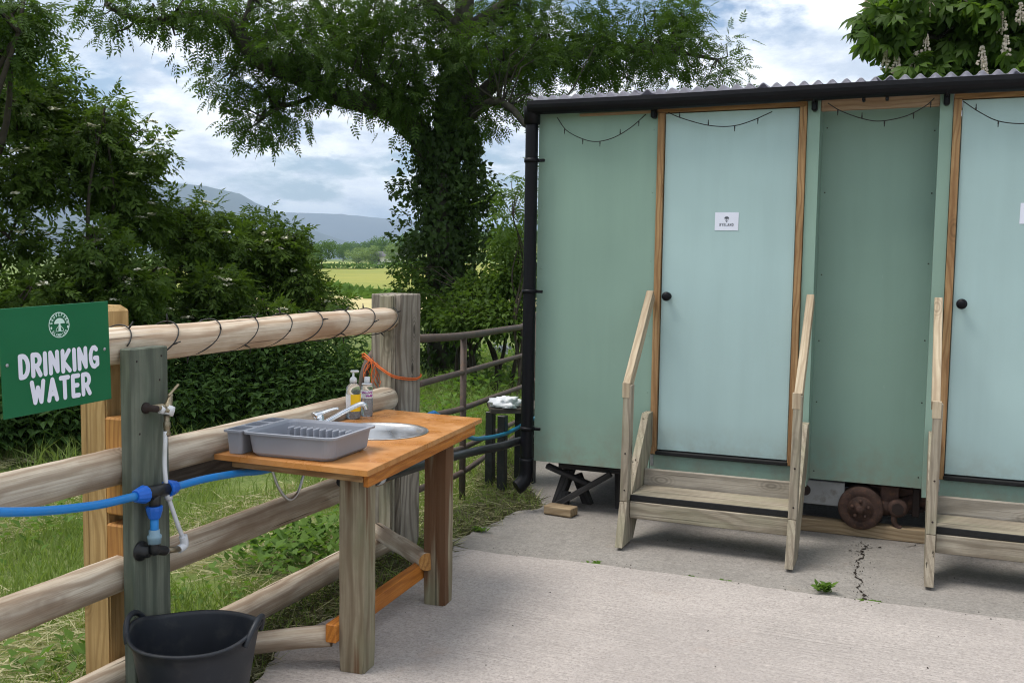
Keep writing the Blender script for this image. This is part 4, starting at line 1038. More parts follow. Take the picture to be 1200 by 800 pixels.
# trestle propping the left end
tr = thing('prop_trestle', 'charred black crossed timber trestle propping the left end of the hut', 'trestle', (-1.75, 5.8, 0))
def bm_px(name, a, ya, b, yb, w, h, mat='trestle'):
    beam(name, a if isinstance(a, Vector) else onY(*a, ya), b if isinstance(b, Vector) else onY(*b, yb), w, h, M[mat], tr, .004, up=(0, 1, 0))
bm_px('cross_board', (641, 545), 5.72, (692, 568), 5.72, .03, .05)
bm_px('cross_board', (650, 592), 5.64, (716, 555), 5.70, .036, .05)
bm_px('prop_leg', (668, 548), 5.82, (652, 594), 5.80, .06, .09)
bm_px('prop_leg', (676, 555), 5.90, (690, 592), 5.88, .06, .05)
bm_px('prop_leg', (728, 552), 5.86, (729, 602), 5.86, .07, .07)
bm_px('prop_leg', (664, 575), 5.78, (661, 594), 5.76, .05, .045)
box('bearer', (-2.0, 5.70, .235), (-1.45, 5.80, .29), M['trestle'], tr, .004)
oc = onZ(655, 604)
tag(beam('timber_offcut', onZ(638, 600)+Vector((0, .05, .016)), onZ(671, 604)+Vector((0, .03, .016)), .10, .052, M['offcut'], None, .004), 'short pale timber offcut block on the concrete below the charred trestle', 'timber')

# door notices
def notice(x0, z0, x1, z1, txt, label):
    c = Vector(((x0+x1)/2, FY+.0022, (z0+z1)/2)); o = thing('door_notice', label, 'notice', c, None)
    m = Matrix(((1, 0, 0, c.x), (0, 0, -1, c.y), (0, 1, 0, c.z), (0, 0, 0, 1))) @ Matrix.Rotation(R(-.6), 4, 'Z'); w, h = x1-x0, z1-z0
    bm = bmesh.new(); bbox(bm, (0, 0, 0), (w, h, .0008)); finish(bm, 'sheet', M['paper'], o, m)
    if txt:
        fl = Flat(.0009); fl.text(txt, 0, -h*.26, .0145, .0013, .95, .22); fl.line(arc(0, .014, .013, .013, 20, 160, 10), .0011)
        fl.poly([(.0125*math.cos(R(a)), .014+.011*math.sin(R(a))) for a in range(0, 181, 15)]); fl.line([(0, .014), (0, -.004)], .0016); fl.line([(-.009, .010), (-.004, .0), (.004, .0), (.009, .010)], .0008)
        fl.done('print', M['ink'], o, m)
    return o
pa, pb_ = onY(838, 249, FY), onY(865, 270, FY)
notice(pa.x, pb_.z, pb_.x, pa.z, 'RYELAND', 'small white paper notice reading RYELAND on the pale hut door')
pc = onY(1196, 238, FY)
notice(pc.x, pc.z-.105, pc.x+.135, pc.z, None, 'white paper notice on the hut door beside the rusty hub')

# string lights under the gutter
sl_ = thing('string_lights', 'dark cable of tiny bulbs swagged below the hut gutter', 'string lights', (-.5, FY-.04, 2.3))
SY = FY-.05
for pxs in (((653, 138), (664, 153), (683, 163), (700, 166), (720, 161), (740, 149), (757, 134)), ((783, 132), (800, 139), (830, 147), (857, 148), (880, 142), (905, 131)), ((970, 121), (985, 130), (1010, 139), (1032, 142), (1062, 136), (1085, 124), (1095, 115)), ((1129, 119), (1147, 131), (1170, 142), (1200, 145), (1232, 140), (1256, 130), (1275, 114))):
    P = [onY(x, y, SY) for x, y in pxs]; path = spline(P, 6)
    sw = tube('cable_swag', P, .0027, M['cable'], sl_, 6, 6)
    for i in range(5, len(path)-3, 7):
        d = Vector((random.uniform(-.008, .008), -.004, -1 if random.random() < .7 else .8)).normalized()
        lathe('bulb', [(0, 0), (.0034, 0), (.0036, .014), (.0026, .016), (.002, .03), (0, .031)], M['cable'], sw, frame_z(path[i], path[i]+d), 6)
fl_ = thing('fairy_lights', 'thin dark fairy light cable wound round the upper fence rail', 'fairy lights', (RX, 3.3, 1.22))
path = []; N = 420; TURNS = 8.2
for i in range(N):
    t_ = i/(N-1); a = 2*math.pi*TURNS*t_; y = 2.42+t_*1.86
    rr = .0665+.004*mnoise.noise(Vector((t_*20, 1, 1))); yy = y+.10*math.sin(a+1.0)*.6
    path.append(Vector((RX+rr*math.cos(a), yy, 1.218+rr*math.sin(a))))
bm = bmesh.new(); add_tube(bm, path, .0026, 6); finish(bm, 'cable', M['cable'], fl_)
for i in range(8, N, 14):
    p = path[i]; r_ = Vector((p.x-RX, random.uniform(-.04, .04), p.z-1.218)).normalized()
    d = (r_*.8+Vector((0, random.uniform(-1, 1), random.uniform(-.5, .6)))).normalized()
    if d.dot(r_) < .25: d = (d+r_*.6).normalized()
    lathe('bulb', [(0, 0), (.0036, 0), (.0038, .013), (.0026, .015), (.002, .027), (0, .028)], M['cable'], fl_, frame_z(p, p+d), 6)

# ================================================================== STEPS
def steps(x0, x1, label, seed):
    s = thing('timber_steps', label, 'steps', ((x0+x1)/2, 5.2, 0))
    for side, x in ((-1, x0), (1, x1)):
        inner = x-side*.0225
        # sloping stringer: cut square to the ground
        bm = bmesh.new(); pr = [(4.95, .002), (5.17, .002), (5.555, .47), (5.555, .66), (5.46, .66), (5.102, .236), (5.026, .236)]
        a = [bm.verts.new((-.021, y, z)) for y, z in pr]; b = [bm.verts.new((.021, y, z)) for y, z in pr]
        bm.faces.new(a); bm.faces.new(b[::-1])
        for k in range(len(pr)): bm.faces.new((a[k], a[(k+1) % len(pr)], b[(k+1) % len(pr)], b[k]))
        bmesh.ops.bevel(bm, geom=list(bm.edges), offset=.002, segments=1, affect='EDGES')
        finish(bm, 'stringer', M['step'], s, Matrix.Translation((x, 0, 0)))
        xo = x+side*.0435 if side > 0 else x+.0
        post_x = x
        beam('handrail_post', (post_x, 5.063, .2375), (post_x+.006, 5.066, .87), .043, .072, M['step'], s, .003, up=(0, 1, 0))
        beam('handrail', (post_x+side*.005, 5.075, .855), (post_x+side*.004, 5.535, 1.345), .040, .070, M['step_pale'], s, .003)
        box('rail_block', (post_x-.021, 5.028, .80), (post_x+.021, 5.043, .885), M['step_pale'], s, .003)
        for z in (.30, .50):
            lathe('screw_head', [(0, 0), (.005, 0), (.004, .0015), (0, .002)], M['rustd'], s, Matrix.Translation((post_x+.004, 5.0265, z)) @ Matrix.Rotation(R(90), 4, 'X'), 8)
    xi0, xi1 = x0+.023, x1-.023
    beam('tread', (xi0, 5.135, .248), (xi1, 5.135, .248), .10, .034, M['step'], s, .004)
    beam('tread', (xi0, 5.275, .249), (xi1, 5.275, .249), .17, .034, M['step'], s, .004)
    beam('grip_strip', (xi0+.002, 5.083, .2505), (xi1-.002, 5.083, .2505), .012, .032, M['rubber'], s, .002)
    beam('fascia', (xi0, 5.088, .186), (xi1, 5.088, .186), .034, .092, M['step'], s, .004)
    beam('riser_board', (xi0, 5.385, .300), (xi1, 5.385, .300), .03, .110, M['riser'], s, .004)
    return s
steps(-1.388, -.505, 'low timber steps with handrails below the RYELAND door', 1)
steps(.142, 1.03, 'low timber steps with handrails right of the rusty wheel hub', 2)

# ================================================================== VEGETATION
def unit(v): return v/np.maximum(np.linalg.norm(v, axis=1, keepdims=True), 1e-9)
def place(tmpl, faces, pos, along, nrm, scale):
    """instances of a leaf template as one vertex and face array"""
    y = unit(along); x = unit(np.cross(y, nrm)); z = np.cross(x, y)
    V = (tmpl[None, :, 0:1]*x[:, None, :]+tmpl[None, :, 1:2]*y[:, None, :]+tmpl[None, :, 2:3]*z[:, None, :])*scale[:, None, None]+pos[:, None, :]
    k = len(tmpl); Fa = (faces[None]+(np.arange(len(pos))*k)[:, None, None]).reshape(-1, faces.shape[1])
    return V.reshape(-1, 3), Fa
def leaflet(base, ang, L, w, droop=.0, fold=.12):
    """four point leaflet in the x,y plane from base along angle"""
    c, s = math.cos(ang), math.sin(ang)
    P = [(0, 0, 0), (w/2, L*.45, fold*w-droop*.3), (0, L, -droop), (-w/2, L*.45, fold*w-droop*.3)]
    return [(base[0]+px*c-py*s, base[1]+px*s+py*c, base[2]+pz) for px, py, pz in P]
def pinnate(pairs, L, lw, ll, droop):
    vv, ff = [], []
    for i in range(pairs):
        t = (i+.8)/(pairs+.5)
        for s in (1, -1):
            b = (0, L*t, -droop*t*t); ff.append([len(vv)+k for k in range(4)]); vv += leaflet(b, s*R(62), ll*(1-.25*abs(t-.5)), lw, ll*.28)
    ff.append([len(vv)+k for k in range(4)]); vv += leaflet((0, L*.98, -droop), 0, ll*1.05, lw, ll*.3)
    ff.append([len(vv)+k for k in range(4)]); vv += [(-.004, 0, 0), (.004, 0, 0), (.003, L, -droop), (-.003, L, -droop)]
    return np.array(vv), np.array(ff)
def palmate(n, L, w):
    vv, ff = [], []
    for i in range(n):
        a = R(-115+230*i/(n-1)); l = L*(1-.32*abs(i-(n-1)/2)/((n-1)/2)); c, s = math.cos(a), math.sin(a)
        P = [(0, 0, 0), (w*.22, l*.35, -.01), (w*.5, l*.68, -.03), (0, l, -.09), (-w*.5, l*.68, -.03), (-w*.22, l*.35, -.01)]
        m_ = (0, l*.6, .012-.03)
        b = len(vv); vv += [(px*c-py*s, px*s+py*c, pz-.10*py) for px, py, pz in P+[m_]]
        ff += [[b, b+1, b+2, b+6], [b+6, b+2, b+3, b+3], [b+6, b+3, b+4, b+4], [b, b+6, b+4, b+5]]
    return np.array(vv), np.array(ff)
ASH = pinnate(4, .21, .034, .085, .05); ELDER = pinnate(2, .095, .036, .080, .025); IVY = (np.array([(0, 0, 0), (.055, .02, .005), (.03, .06, .01), (0, .105, -.02), (-.03, .06, .01), (-.055, .02, .005)]), np.array([[0, 1, 2, 3], [0, 3, 4, 5]]))
SIMPLE = (np.array([(0, 0, 0), (.024, .035, .006), (0, .08, -.014), (-.024, .035, .006)]), np.array([[0, 1, 2, 3]]))
CHEST = palmate(7, .20, .075)
def fixdeg(F):  # collapse repeated vertices into triangles kept as quads is invalid: split instead
    tri = []
    for f in F:
        if f[2] == f[3]: tri.append([f[0], f[1], f[2]])
        else: tri += [[f[0], f[1], f[2]], [f[0], f[2], f[3]]]
    return np.array(tri)
CHEST = (CHEST[0], fixdeg(CHEST[1]))

def clump_leaves(centers, radii, per, tm, rs, droop=.35, flat=.6, smin=.75, smax=1.25):
    """leaves sprayed from clump centres outwards"""
    n = len(centers); idx = np.repeat(np.arange(n), per); m = len(idx)
    d = unit(rs.normal(size=(m, 3))*np.array([1, 1, flat])); r = rs.uniform(.15, 1.0, m)**.6
    pos = centers[idx]+d*(r*radii[idx])[:, None]
    al = unit(d+rs.normal(size=(m, 3))*.45+np.array([0, 0, -droop])); nr = unit(np.array([0, 0, 1.])+rs.normal(size=(m, 3))*.45)
    return place(tm[0], tm[1], pos, al, nr, rs.uniform(smin, smax, m))
def ell_points(lobes, rs, margin=0.0, void=True):
    """lobes: (px, py, rx_px, ry_px, dist, depth_radius_m, n clumps) -> clump centres in the place"""
    out = []
    for px, py, rx, ry, dist, dr_, n in lobes:
        mp = margin*F_PX/dist; rx = max(rx*.4, rx-mp); ry = max(ry*.4, ry-mp)
        q = unit(rs.normal(size=(n, 3)))*(rs.uniform(.25, 1, n)**.45)[:, None]
        for a, b, c in q:
            p = far(px+a*rx, py+b*ry, dist+c*dr_)
            if void and n > 14 and mnoise.noise(p*1.7+Vector((3, 7, 1))) < -.08: continue
            out.append(p)
    return np.array([tuple(p) for p in out])
def limbs(bm, paths):
    for pts, r0, r1 in paths: add_tube(bm, spline(pts, 6), r0, 9, True, r1)
def twigs(bm, centers, anchors, rs, frac=.6, r=.012):
    A = np.array([tuple(a) for a in anchors])
    for c in centers:
        if rs.random() > frac: continue
        a = A[np.argmin(((A-c)**2).sum(1))]; mid = (a+c)/2+rs.normal(size=3)*.08+np.array([0, 0, .08])
        add_tube(bm, [Vector(a), Vector(mid), Vector(c)], r, 4, False, r*.35)
def join_vf(lst):
    V, Fc, o = [], [], 0
    for v, f in lst: V.append(v); Fc.append(f+o); o += len(v)
    return np.vstack(V), np.vstack(Fc)

# ---- big ash with ivy
AD = 13.2
P_ = lambda x, y, d=AD: far(x, y, d)
ash = thing('ash_tree', 'large ash tree with an ivy-clad forked trunk behind the fence', 'tree', onZ(524, 440))
base = onZ(526, 438)
limb_def = [([base+Vector((0, 0, -.2)), P_(524, 400), P_(522, 320), P_(520, 230), P_(526, 170), P_(540, 110), P_(542, 40), P_(548, -60), P_(540, -200), P_(560, -330)], .30, .06),
 ([P_(518, 225), P_(496, 165), P_(474, 135, 13.0), P_(430, 122, 12.8), P_(392, 112, 12.6), P_(352, 92, 12.4), P_(305, 72, 12.2), P_(278, 40, 12.1), P_(262, 25, 12), P_(232, 18, 11.9), P_(190, 24, 11.8), P_(160, 22, 11.8), P_(125, 8, 11.8)], .17, .022),
 ([P_(160, 22, 11.8), P_(150, 33, 11.8), P_(133, 38, 11.8)], .016, .006),
 ([P_(278, 40, 12.1), P_(292, 10, 12), P_(300, -50, 12)], .05, .02),
 ([P_(378, 110, 12.6), P_(355, 118, 12.5), P_(325, 128, 12.4), P_(310, 138, 12.4)], .04, .012),
 ([P_(474, 135, 13.0), P_(440, 95, 13.4), P_(410, 70, 13.8), P_(380, 20, 14), P_(340, -60, 14)], .10, .03),
 ([P_(538, 150), P_(575, 120, 12.8), P_(600, 128, 12.5), P_(618, 148, 12.4), P_(640, 140, 12.3)], .07, .02),
 ([P_(545, 130), P_(590, 90, 13.6), P_(640, 70, 14), P_(700, 60, 14.2), P_(780, 60, 14.4), P_(840, 70, 14.4)], .12, .02),
 ([P_(542, 40), P_(600, 0, 13.6), P_(680, -60, 14), P_(760, -120, 14)], .11, .03),
 ([P_(542, 40), P_(480, -20, 13), P_(420, -90, 12.6)], .11, .03)]
bm = bmesh.new(); limbs(bm, limb_def)
rs = np.random.default_rng(5)
lobes = [(535, 60, 70, 60, 13.2, 1.6, 62), (450, 50, 75, 45, 13.2, 1.5, 60), (375, 55, 70, 42, 12.8, 1.3, 52), (310, 55, 55, 40, 12.3, .9, 30), (300, 100, 45, 30, 12.4, .6, 22), (300, 145, 38, 16, 12.4, .5, 9),
         (262, 95, 26, 26, 12.4, .5, 8), (340, 128, 40, 14, 12.6, .5, 7), (430, 108, 70, 20, 12.7, .5, 14), (370, 95, 60, 20, 12.3, .4, 14), (470, 118, 40, 22, 12.6, .4, 12), (250, 15, 50, 22, 12, .7, 14), (195, 10, 45, 16, 11.8, .5, 8), (125, 12, 36, 20, 11.8, .4, 8), (215, 35, 25, 14, 11.9, .4, 3),
         (615, 55, 70, 50, 13.5, 1.5, 66), (610, 110, 50, 22, 13.2, .8, 18), (690, 50, 75, 52, 14, 1.5, 74), (720, 100, 80, 16, 14, 1.2, 22), (770, 60, 55, 45, 14.3, 1.2, 32), (800, 30, 30, 45, 14.3, .9, 13), (840, 88, 30, 18, 14.4, .5, 8), (845, 55, 22, 12, 14.4, .4, 2),
         (560, 135, 36, 22, 13.2, .7, 10), (480, 110, 40, 26, 13.2, .7, 14),
         (440, 8, 110, 26, 13.2, 1.4, 46), (640, 8, 120, 26, 13.8, 1.4, 46), (330, 12, 60, 24, 12.4, .9, 18), (770, 15, 60, 26, 14.2, 1.0, 20), (560, -110, 180, 90, 13.4, 2.4, 70), (380, -90, 130, 70, 13.0, 2.0, 45), (740, -80, 120, 70, 14.2, 2.0, 40)]
cs = ell_points(lobes, rs, .22)
anch = [q for pts, a, b in limb_def for q in spline(pts, 4)]
twigs(bm, cs, anch, rs, .75, .016)
finish(bm, 'trunk', M['bark'], ash)
V, Fq = clump_leaves(cs, rs.uniform(.22, .46, len(cs)), 24, ASH, rs, .3, .8, .45, .85)
npmesh('crown', V, Fq, M['ash'], ash)
# ivy on the trunk and lower limb
iv = []
for pts, cnt, w in ((([(526, 432), (522, 330), (520, 250), (524, 180), (536, 120), (541, 60)]), 9500, (.50, .60, .50, .50, .34, .25)), ([(516, 215), (496, 165), (474, 135), (430, 122)], 2200, (.42, .36, .26, .14))):
    P = [np.array(tuple(P_(*p))) for p in pts]; k = len(P)-1
    t_ = rs.uniform(0, k, cnt); i_ = np.minimum(t_.astype(int), k-1); f_ = t_-i_
    c_ = np.array([P[i]*(1-f)+P[i+1]*f for i, f in zip(i_, f_)]); ww = np.array([w[i]*(1-f)+w[i+1]*f for i, f in zip(i_, f_)])
    an = rs.uniform(0, 2*np.pi, cnt); lump = np.array([.72+.55*mnoise.noise(Vector((math.cos(a)*1.4, math.sin(a)*1.4, c[2]*1.5)))for a, c in zip(an, c_)])
    d = np.stack([np.cos(an), np.sin(an), np.zeros(cnt)], 1); pos = c_+d*(ww*lump*rs.uniform(.6, 1.12, cnt))[:, None]
    iv.append(place(*IVY, pos, unit(np.array([0, 0, -1.])+rs.normal(size=(cnt, 3))*.5+d*.3), unit(d+rs.normal(size=(cnt, 3))*.45), rs.uniform(.45, .9, cnt)))
sprig = ell_points([(566, 222, 16, 30, 12.9, .5, 10), (555, 255, 22, 30, 12.9, .5, 12), (478, 250, 14, 50, 13, .4, 9), (478, 205, 12, 25, 13, .3, 3), (560, 290, 16, 20, 12.9, .4, 8)], rs)
iv.append(clump_leaves(sprig, rs.uniform(.14, .26, len(sprig)), 44, IVY, rs, .3, .9, .4, .8))
stuff(npmesh('ivy', *join_vf(iv), M['ivy'], ash))

# ---- generic broadleaf bush
def bush(name, label, cat, lobes, stems, tm, mat, per, rad, seed, droop=.35, group=None, flowers=0, base_pt=None, fmat=None, smin=.8, smax=1.25, stem_r=.03):
    rs = np.random.default_rng(seed); cs = ell_points(lobes, rs, rad*.7+.08)
    b0 = base_pt or Vector((cs[:, 0].mean(), cs[:, 1].mean(), 0)); o = thing(name, label, cat, (b0.x, b0.y, 0), group)
    bm = bmesh.new(); anch = []
    for k in range(stems):
        c = Vector(cs[rs.integers(len(cs))]); s = Vector((b0.x+rs.normal()*.3, b0.y+rs.normal()*.25, -.1))
        pts = [s, s.lerp(c, .35)+Vector((rs.normal()*.1, rs.normal()*.1, .15)), s.lerp(c, .7)+Vector((rs.normal()*.15, rs.normal()*.15, .1)), c]
        add_tube(bm, spline(pts, 5), stem_r, 7, True, stem_r*.25); anch += spline(pts, 5)
    twigs(bm, cs, anch, rs, .6, stem_r*.3)
    finish(bm, 'trunk', M['stem'], o)
    V, Fq = clump_leaves(cs, rs.uniform(rad*.7, rad*1.3, len(cs)), per, tm, rs, droop, .65, smin, smax)
    npmesh('crown', V, Fq, mat, o)
    if flowers:
        c = cs[rs.permutation(len(cs))[:flowers]]; cam_v = unit(np.array([[0, 0, 1.5]])-c); pos = c+(cam_v*.8+np.array([0, 0, .35])+rs.normal(size=c.shape)*.25)*rad*.95
        fv, ff = [], []
        for i in range(flowers):   # flat umbels made of small florets
            m = 26; rr = rs.uniform(.035, .06); pp = np.stack([rs.normal(size=m)*rr*.55, rs.normal(size=m)*rr*.55, rs.normal(size=m)*.006], 1)+pos[i]
            fv.append(place(np.array([(-.011, -.011, 0), (.011, -.011, 0), (.011, .011, .003), (-.011, .011, 0)]), np.array([[0, 1, 2, 3]]), pp, rs.normal(size=(m, 3))*np.array([1, 1, .2])+np.array([1e-3, 0, 0]), unit(np.array([0, 0, 1.])+rs.normal(size=(m, 3))*.3), rs.uniform(.7, 1.2, m)))
        stuff(npmesh('blossom', *join_vf(fv), M['flower'], o))
    return o
bush('elder_tree', 'tall dark elder tree with cream flower heads behind the DRINKING WATER sign', 'tree',
     [(20, 120, 70, 35, 10.2, .8, 40), (90, 165, 70, 40, 10.0, .8, 46), (40, 205, 80, 50, 9.8, .8, 55), (135, 215, 55, 40, 9.9, .7, 40), (20, 290, 60, 50, 9.4, .7, 42), (110, 290, 60, 45, 9.5, .7, 46), (60, 345, 90, 40, 9.2, .7, 50), (170, 255, 30, 35, 9.8, .5, 16), (-80, 240, 70, 110, 10.2, .9, 60), (150, 340, 50, 45, 9.3, .6, 34), (50, 92, 28, 12, 10.2, .4, 6), (120, 135, 24, 14, 10, .4, 6), (165, 180, 18, 18, 10, .4, 6)],
     12, ELDER, M['elder'], 44, .27, 21, flowers=80, base_pt=far(60, 400, 10.0), smin=.5, smax=.98)
bush('elder_bush', 'rounded elder bush between the tall elder and the fence view', 'bush',
     [(225, 285, 40, 35, 10.6, .6, 30), (200, 330, 50, 40, 10.2, .6, 34), (255, 340, 45, 40, 10.2, .6, 36), (220, 380, 80, 30, 9.6, .6, 40), (240, 255, 20, 12, 10.6, .3, 5), (195, 250, 15, 20, 10.6, .3, 5), (265, 285, 18, 20, 10.5, .4, 7)],
     8, ELDER, M['elder'], 44, .25, 22, flowers=22, base_pt=far(225, 420, 10.4), smin=.5, smax=.98)
bush('elder_bush', 'elder bush with an upright leafy top beside the open meadow view', 'bush',
     [(325, 300, 34, 30, 11.0, .6, 26), (320, 340, 45, 35, 10.8, .6, 36), (348, 328, 24, 26, 10.9, .5, 14), (320, 378, 70, 28, 10.2, .6, 42), (380, 362, 28, 14, 10.6, .4, 12), (306, 268, 22, 10, 11, .3, 6), (342, 276, 12, 12, 11, .3, 3), (285, 305, 24, 26, 10.9, .5, 12)],
     8, ELDER, M['elder'], 44, .25, 23, flowers=18, base_pt=far(325, 420, 10.6), smin=.5, smax=.98)
bush('ash_branch_tree', 'neighbouring ash whose drooping branch tips hang over the tall elder', 'tree',
     [(10, 15, 45, 16, 9.0, .5, 12), (20, 38, 28, 10, 9.0, .4, 6), (0, 70, 16, 12, 9, .3, 3), (-110, -30, 70, 50, 9.2, .8, 24), (-160, 80, 50, 60, 9.4, .8, 18)],
     5, ASH, M['ash'], 26, .30, 24, .45, smin=.45, smax=.85, base_pt=far(-190, 420, 9.6), stem_r=.06)
bush('hedge_bush', 'dense bright green hedge bush at the foot of the ivy trunk', 'bush',
     [(512, 362, 26, 24, 12.2, .4, 24), (560, 350, 40, 35, 11.8, .6, 46), (600, 330, 30, 40, 11.6, .6, 40), (590, 372, 40, 22, 11.2, .5, 34), (540, 375, 30, 18, 11.6, .4, 20), (640, 330, 40, 50, 11.6, .7, 40), (476, 315, 10, 10, 12.6, .2, 3), (480, 340, 12, 16, 12.4, .3, 5), (600, 285, 26, 16, 11.6, .4, 10)],
     8, SIMPLE, M['shrub'], 85, .25, 25, .3, base_pt=far(560, 420, 11.8), smin=.6, smax=1.05)
bush('ash_sapling', 'thin feathery ash sapling standing above the hedge next to the downpipe', 'tree',
     [(600, 225, 20, 14, 11.0, .3, 6), (598, 252, 22, 14, 11, .3, 6), (610, 280, 16, 14, 11, .3, 5), (604, 205, 12, 8, 11, .2, 2)],
     4, ASH, M['shrub'], 7, .26, 26, .5, base_pt=far(606, 420, 11.0), smin=.55, smax=.85, stem_r=.02)

# ---- horse chestnut behind the hut
rs = np.random.default_rng(9); CD = 9.6
ch = thing('horse_chestnut_tree', 'horse chestnut with upright blossom spikes behind the hut roof', 'tree', far(1330, 400, 10.5))
cl = [(1040, 32, 34, 16, 9.4, .4, 13), (1018, 38, 12, 14, 9.4, .3, 3), (1070, 92, 28, 9, 9.4, .4, 8), (1110, 48, 32, 22, 9.6, .5, 15), (1150, 25, 45, 34, 9.8, .7, 26), (1190, 62, 34, 34, 9.8, .7, 24), (1130, 95, 45, 12, 9.6, .5, 11), (1090, 5, 40, 14, 9.5, .5, 12), (1260, 40, 60, 60, 10, .9, 40), (1200, -60, 120, 50, 10, 1.1, 50), (1360, -20, 70, 100, 10.4, 1.2, 40)]
cc = ell_points(cl, rs, 0, False); bm = bmesh.new(); b0 = far(1330, 400, 10.5); b0.z = -.1
main = [b0, far(1330, 250, 10.5), far(1325, 100, 10.4), far(1320, -40, 10.4), far(1330, -200, 10.4)]
lm = [(main, .24, .06), ([far(1325, 100, 10.4), far(1260, 60, 10.1), far(1180, 40, 9.8), far(1100, 45, 9.5), far(1030, 40, 9.4)], .09, .015), ([far(1326, 130, 10.4), far(1240, 105, 10), far(1150, 98, 9.7), far(1080, 90, 9.4)], .06, .012), ([far(1320, 0, 10.4), far(1240, -30, 10), far(1130, -10, 9.6)], .07, .015)]
limbs(bm, lm); twigs(bm, cc, [q for p, a, b in lm for q in spline(p, 4)], rs, .9, .012); finish(bm, 'trunk', M['bark'], ch)
V, Fq = clump_leaves(cc, np.full(len(cc), .21), 10, CHEST, rs, .8, .8, .5, .85); npmesh('crown', V, Fq, M['chestnut'], ch)
for k, (px, py) in enumerate(((1090, 12), (1016, 6), (1174, 33), (1178, 60), (1150, 72), (1152, 88), (1050, 80), (1072, 74), (1195, 22), (1084, 58), (1038, 76))):
    p = far(px, py+8, 9.2); bm = bmesh.new(); r2 = random.Random(k)
    add_tube(bm, [p, p+Vector((0, 0, .17))], .006, 5)
    for i in range(46):
        t_ = r2.random(); a = r2.random()*6.28; rr = .040*(1-t_*.75)
        bmesh.ops.create_icosphere(bm, subdivisions=1, radius=r2.uniform(.008, .014), matrix=Matrix.Translation(p+Vector((rr*math.cos(a), rr*math.sin(a), .02+t_*.16))))
    finish(bm, 'blossom_spike', M['candle'], ch)

# ---- nettle bed
rs = np.random.default_rng(31)
a0, a1, a2 = onZ(-60, 545), onZ(110, 528), onZ(430, 497)
def edgept(t):
    return a0.lerp(a1, t*2) if t < .5 else a1.lerp(a2, (t-.5)*2)
nv = []; ns = 1250; stem_bm = bmesh.new()
NET = (np.array([(0, 0, 0), (.026, .03, .004), (.014, .075, -.004), (0, .10, -.02), (-.014, .075, -.004), (-.026, .03, .004)]), np.array([[0, 1, 2, 3], [0, 3, 4, 5]]))
pos, al, nr, sc = [], [], [], []
for k in range(ns):
    t_ = rs.random(); e = edgept(t_); back = Vector((-.62, .78, 0)); dep = rs.random()**1.3*1.9
    p = e+back*dep; h = (.50+.42*min(1, dep*1.6+.25))*rs.uniform(.75, 1.15); lean = rs.normal(size=2)*.09
    if dep < .35: h *= .7
    tw = rs.uniform(0, 6.28); nn = int(h/.065)
    add_tube(stem_bm, [p, p+Vector((lean[0], lean[1], h))], .0035, 3, False, .0015) if k % 3 == 0 else None
    for i in range(2, nn+1):
        f = i/nn; q = p+Vector((lean[0]*f, lean[1]*f, h*f)); an = tw+(i % 2)*1.57; s_ = (1.15-.55*f)*rs.uniform(.8, 1.25)
        for sg in (0, math.pi):
            d = (math.cos(an+sg), math.sin(an+sg), -.35 if f < .9 else .35); pos.append(tuple(q)); al.append(d); nr.append((rs.normal()*.2, rs.normal()*.2, 1)); sc.append(s_)
V, Fq = place(*NET, np.array(pos), np.array(al), np.array(nr), np.array(sc))
nb = thing('nettle_bed', 'thick bed of dark green nettles beyond the fence rails', 'nettles', tuple(edgept(.5))); stuff(nb)
stuff(npmesh('nettle_leaves', V, Fq, M['nettle'], nb)); stuff(finish(stem_bm, 'nettle_stems', M['weed'], nb))

# ---- grass
BL = (np.array([(-.5, 0, 0), (.5, 0, 0), (.35, .55, .05), (-.35, .55, .05), (0, 1, .22)]), None)
def blades(name, pts, hmin, hmax, w, mat, rs, lean=.45, lie=False, base=-.06):
    n = len(pts); h = rs.uniform(hmin, hmax, n); an = rs.uniform(0, 2*np.pi, n)
    d = np.stack([np.cos(an), np.sin(an), np.zeros(n)], 1)
    if lie: up = unit(d+np.stack([np.zeros(n), np.zeros(n), rs.uniform(-.12, .35, n)], 1))
    else: up = unit(np.array([0, 0, 1.])+d*rs.uniform(0, lean*1.6, n)[:, None])
    side = unit(np.cross(up, rs.normal(size=(n, 3)))) ; bend = d*(h*rs.uniform(.05, .5, n))[:, None]+np.array([0, 0, -.15])*h[:, None]*(0 if lie else 1)
    p = np.asarray(pts); ww = (w*rs.uniform(.6, 1.4, n))[:, None]
    m_ = p+up*(h*.55)[:, None]; tip = p+up*h[:, None]+bend*(.6 if not lie else .3)
    V = np.stack([p-side*ww/2, p+side*ww/2, m_+side*ww*.38, m_-side*ww*.38, tip], 1).reshape(-1, 3)
    b = (np.arange(n)*5)[:, None]
    Fq = np.concatenate([b+np.array([[0, 1, 2]]), b+np.array([[0, 2, 3]]), b+np.array([[3, 2, 4]])])
    o = npmesh(name, V, Fq, mat); return stuff(o)
def scatter(n, test, x0, x1, y0, y1, rs, z=-.06):
    o = []; 
    X = rs.uniform(x0, x1, n*3); Y = rs.uniform(y0, y1, n*3)
    for x, y in zip(X, Y):
        if test(x, y): o.append((x, y, z))
        if len(o) >= n: break
    return np.array(o)
le = [(p.x, p.y) for p in near_left]+[(p.x, p.y) for p in far_left]
ey = np.array([p[1] for p in le]); ex = np.array([p[0] for p in le]); od = np.argsort(ey); ey, ex = ey[od], ex[od]
def off_slab(x, y): return x < np.interp(y, ey, ex)-.01
def in_bed(x, y):   # inside the nettle bed
    ux, uy = (a2-a1).x, (a2-a1).y; return ((x-a1.x)*(-uy)+(y-a1.y)*ux)/math.hypot(ux, uy) > .25
def patch(x, y, s, k): return mnoise.noise(Vector((x*s, y*s, k)))
rs = np.random.default_rng(41)
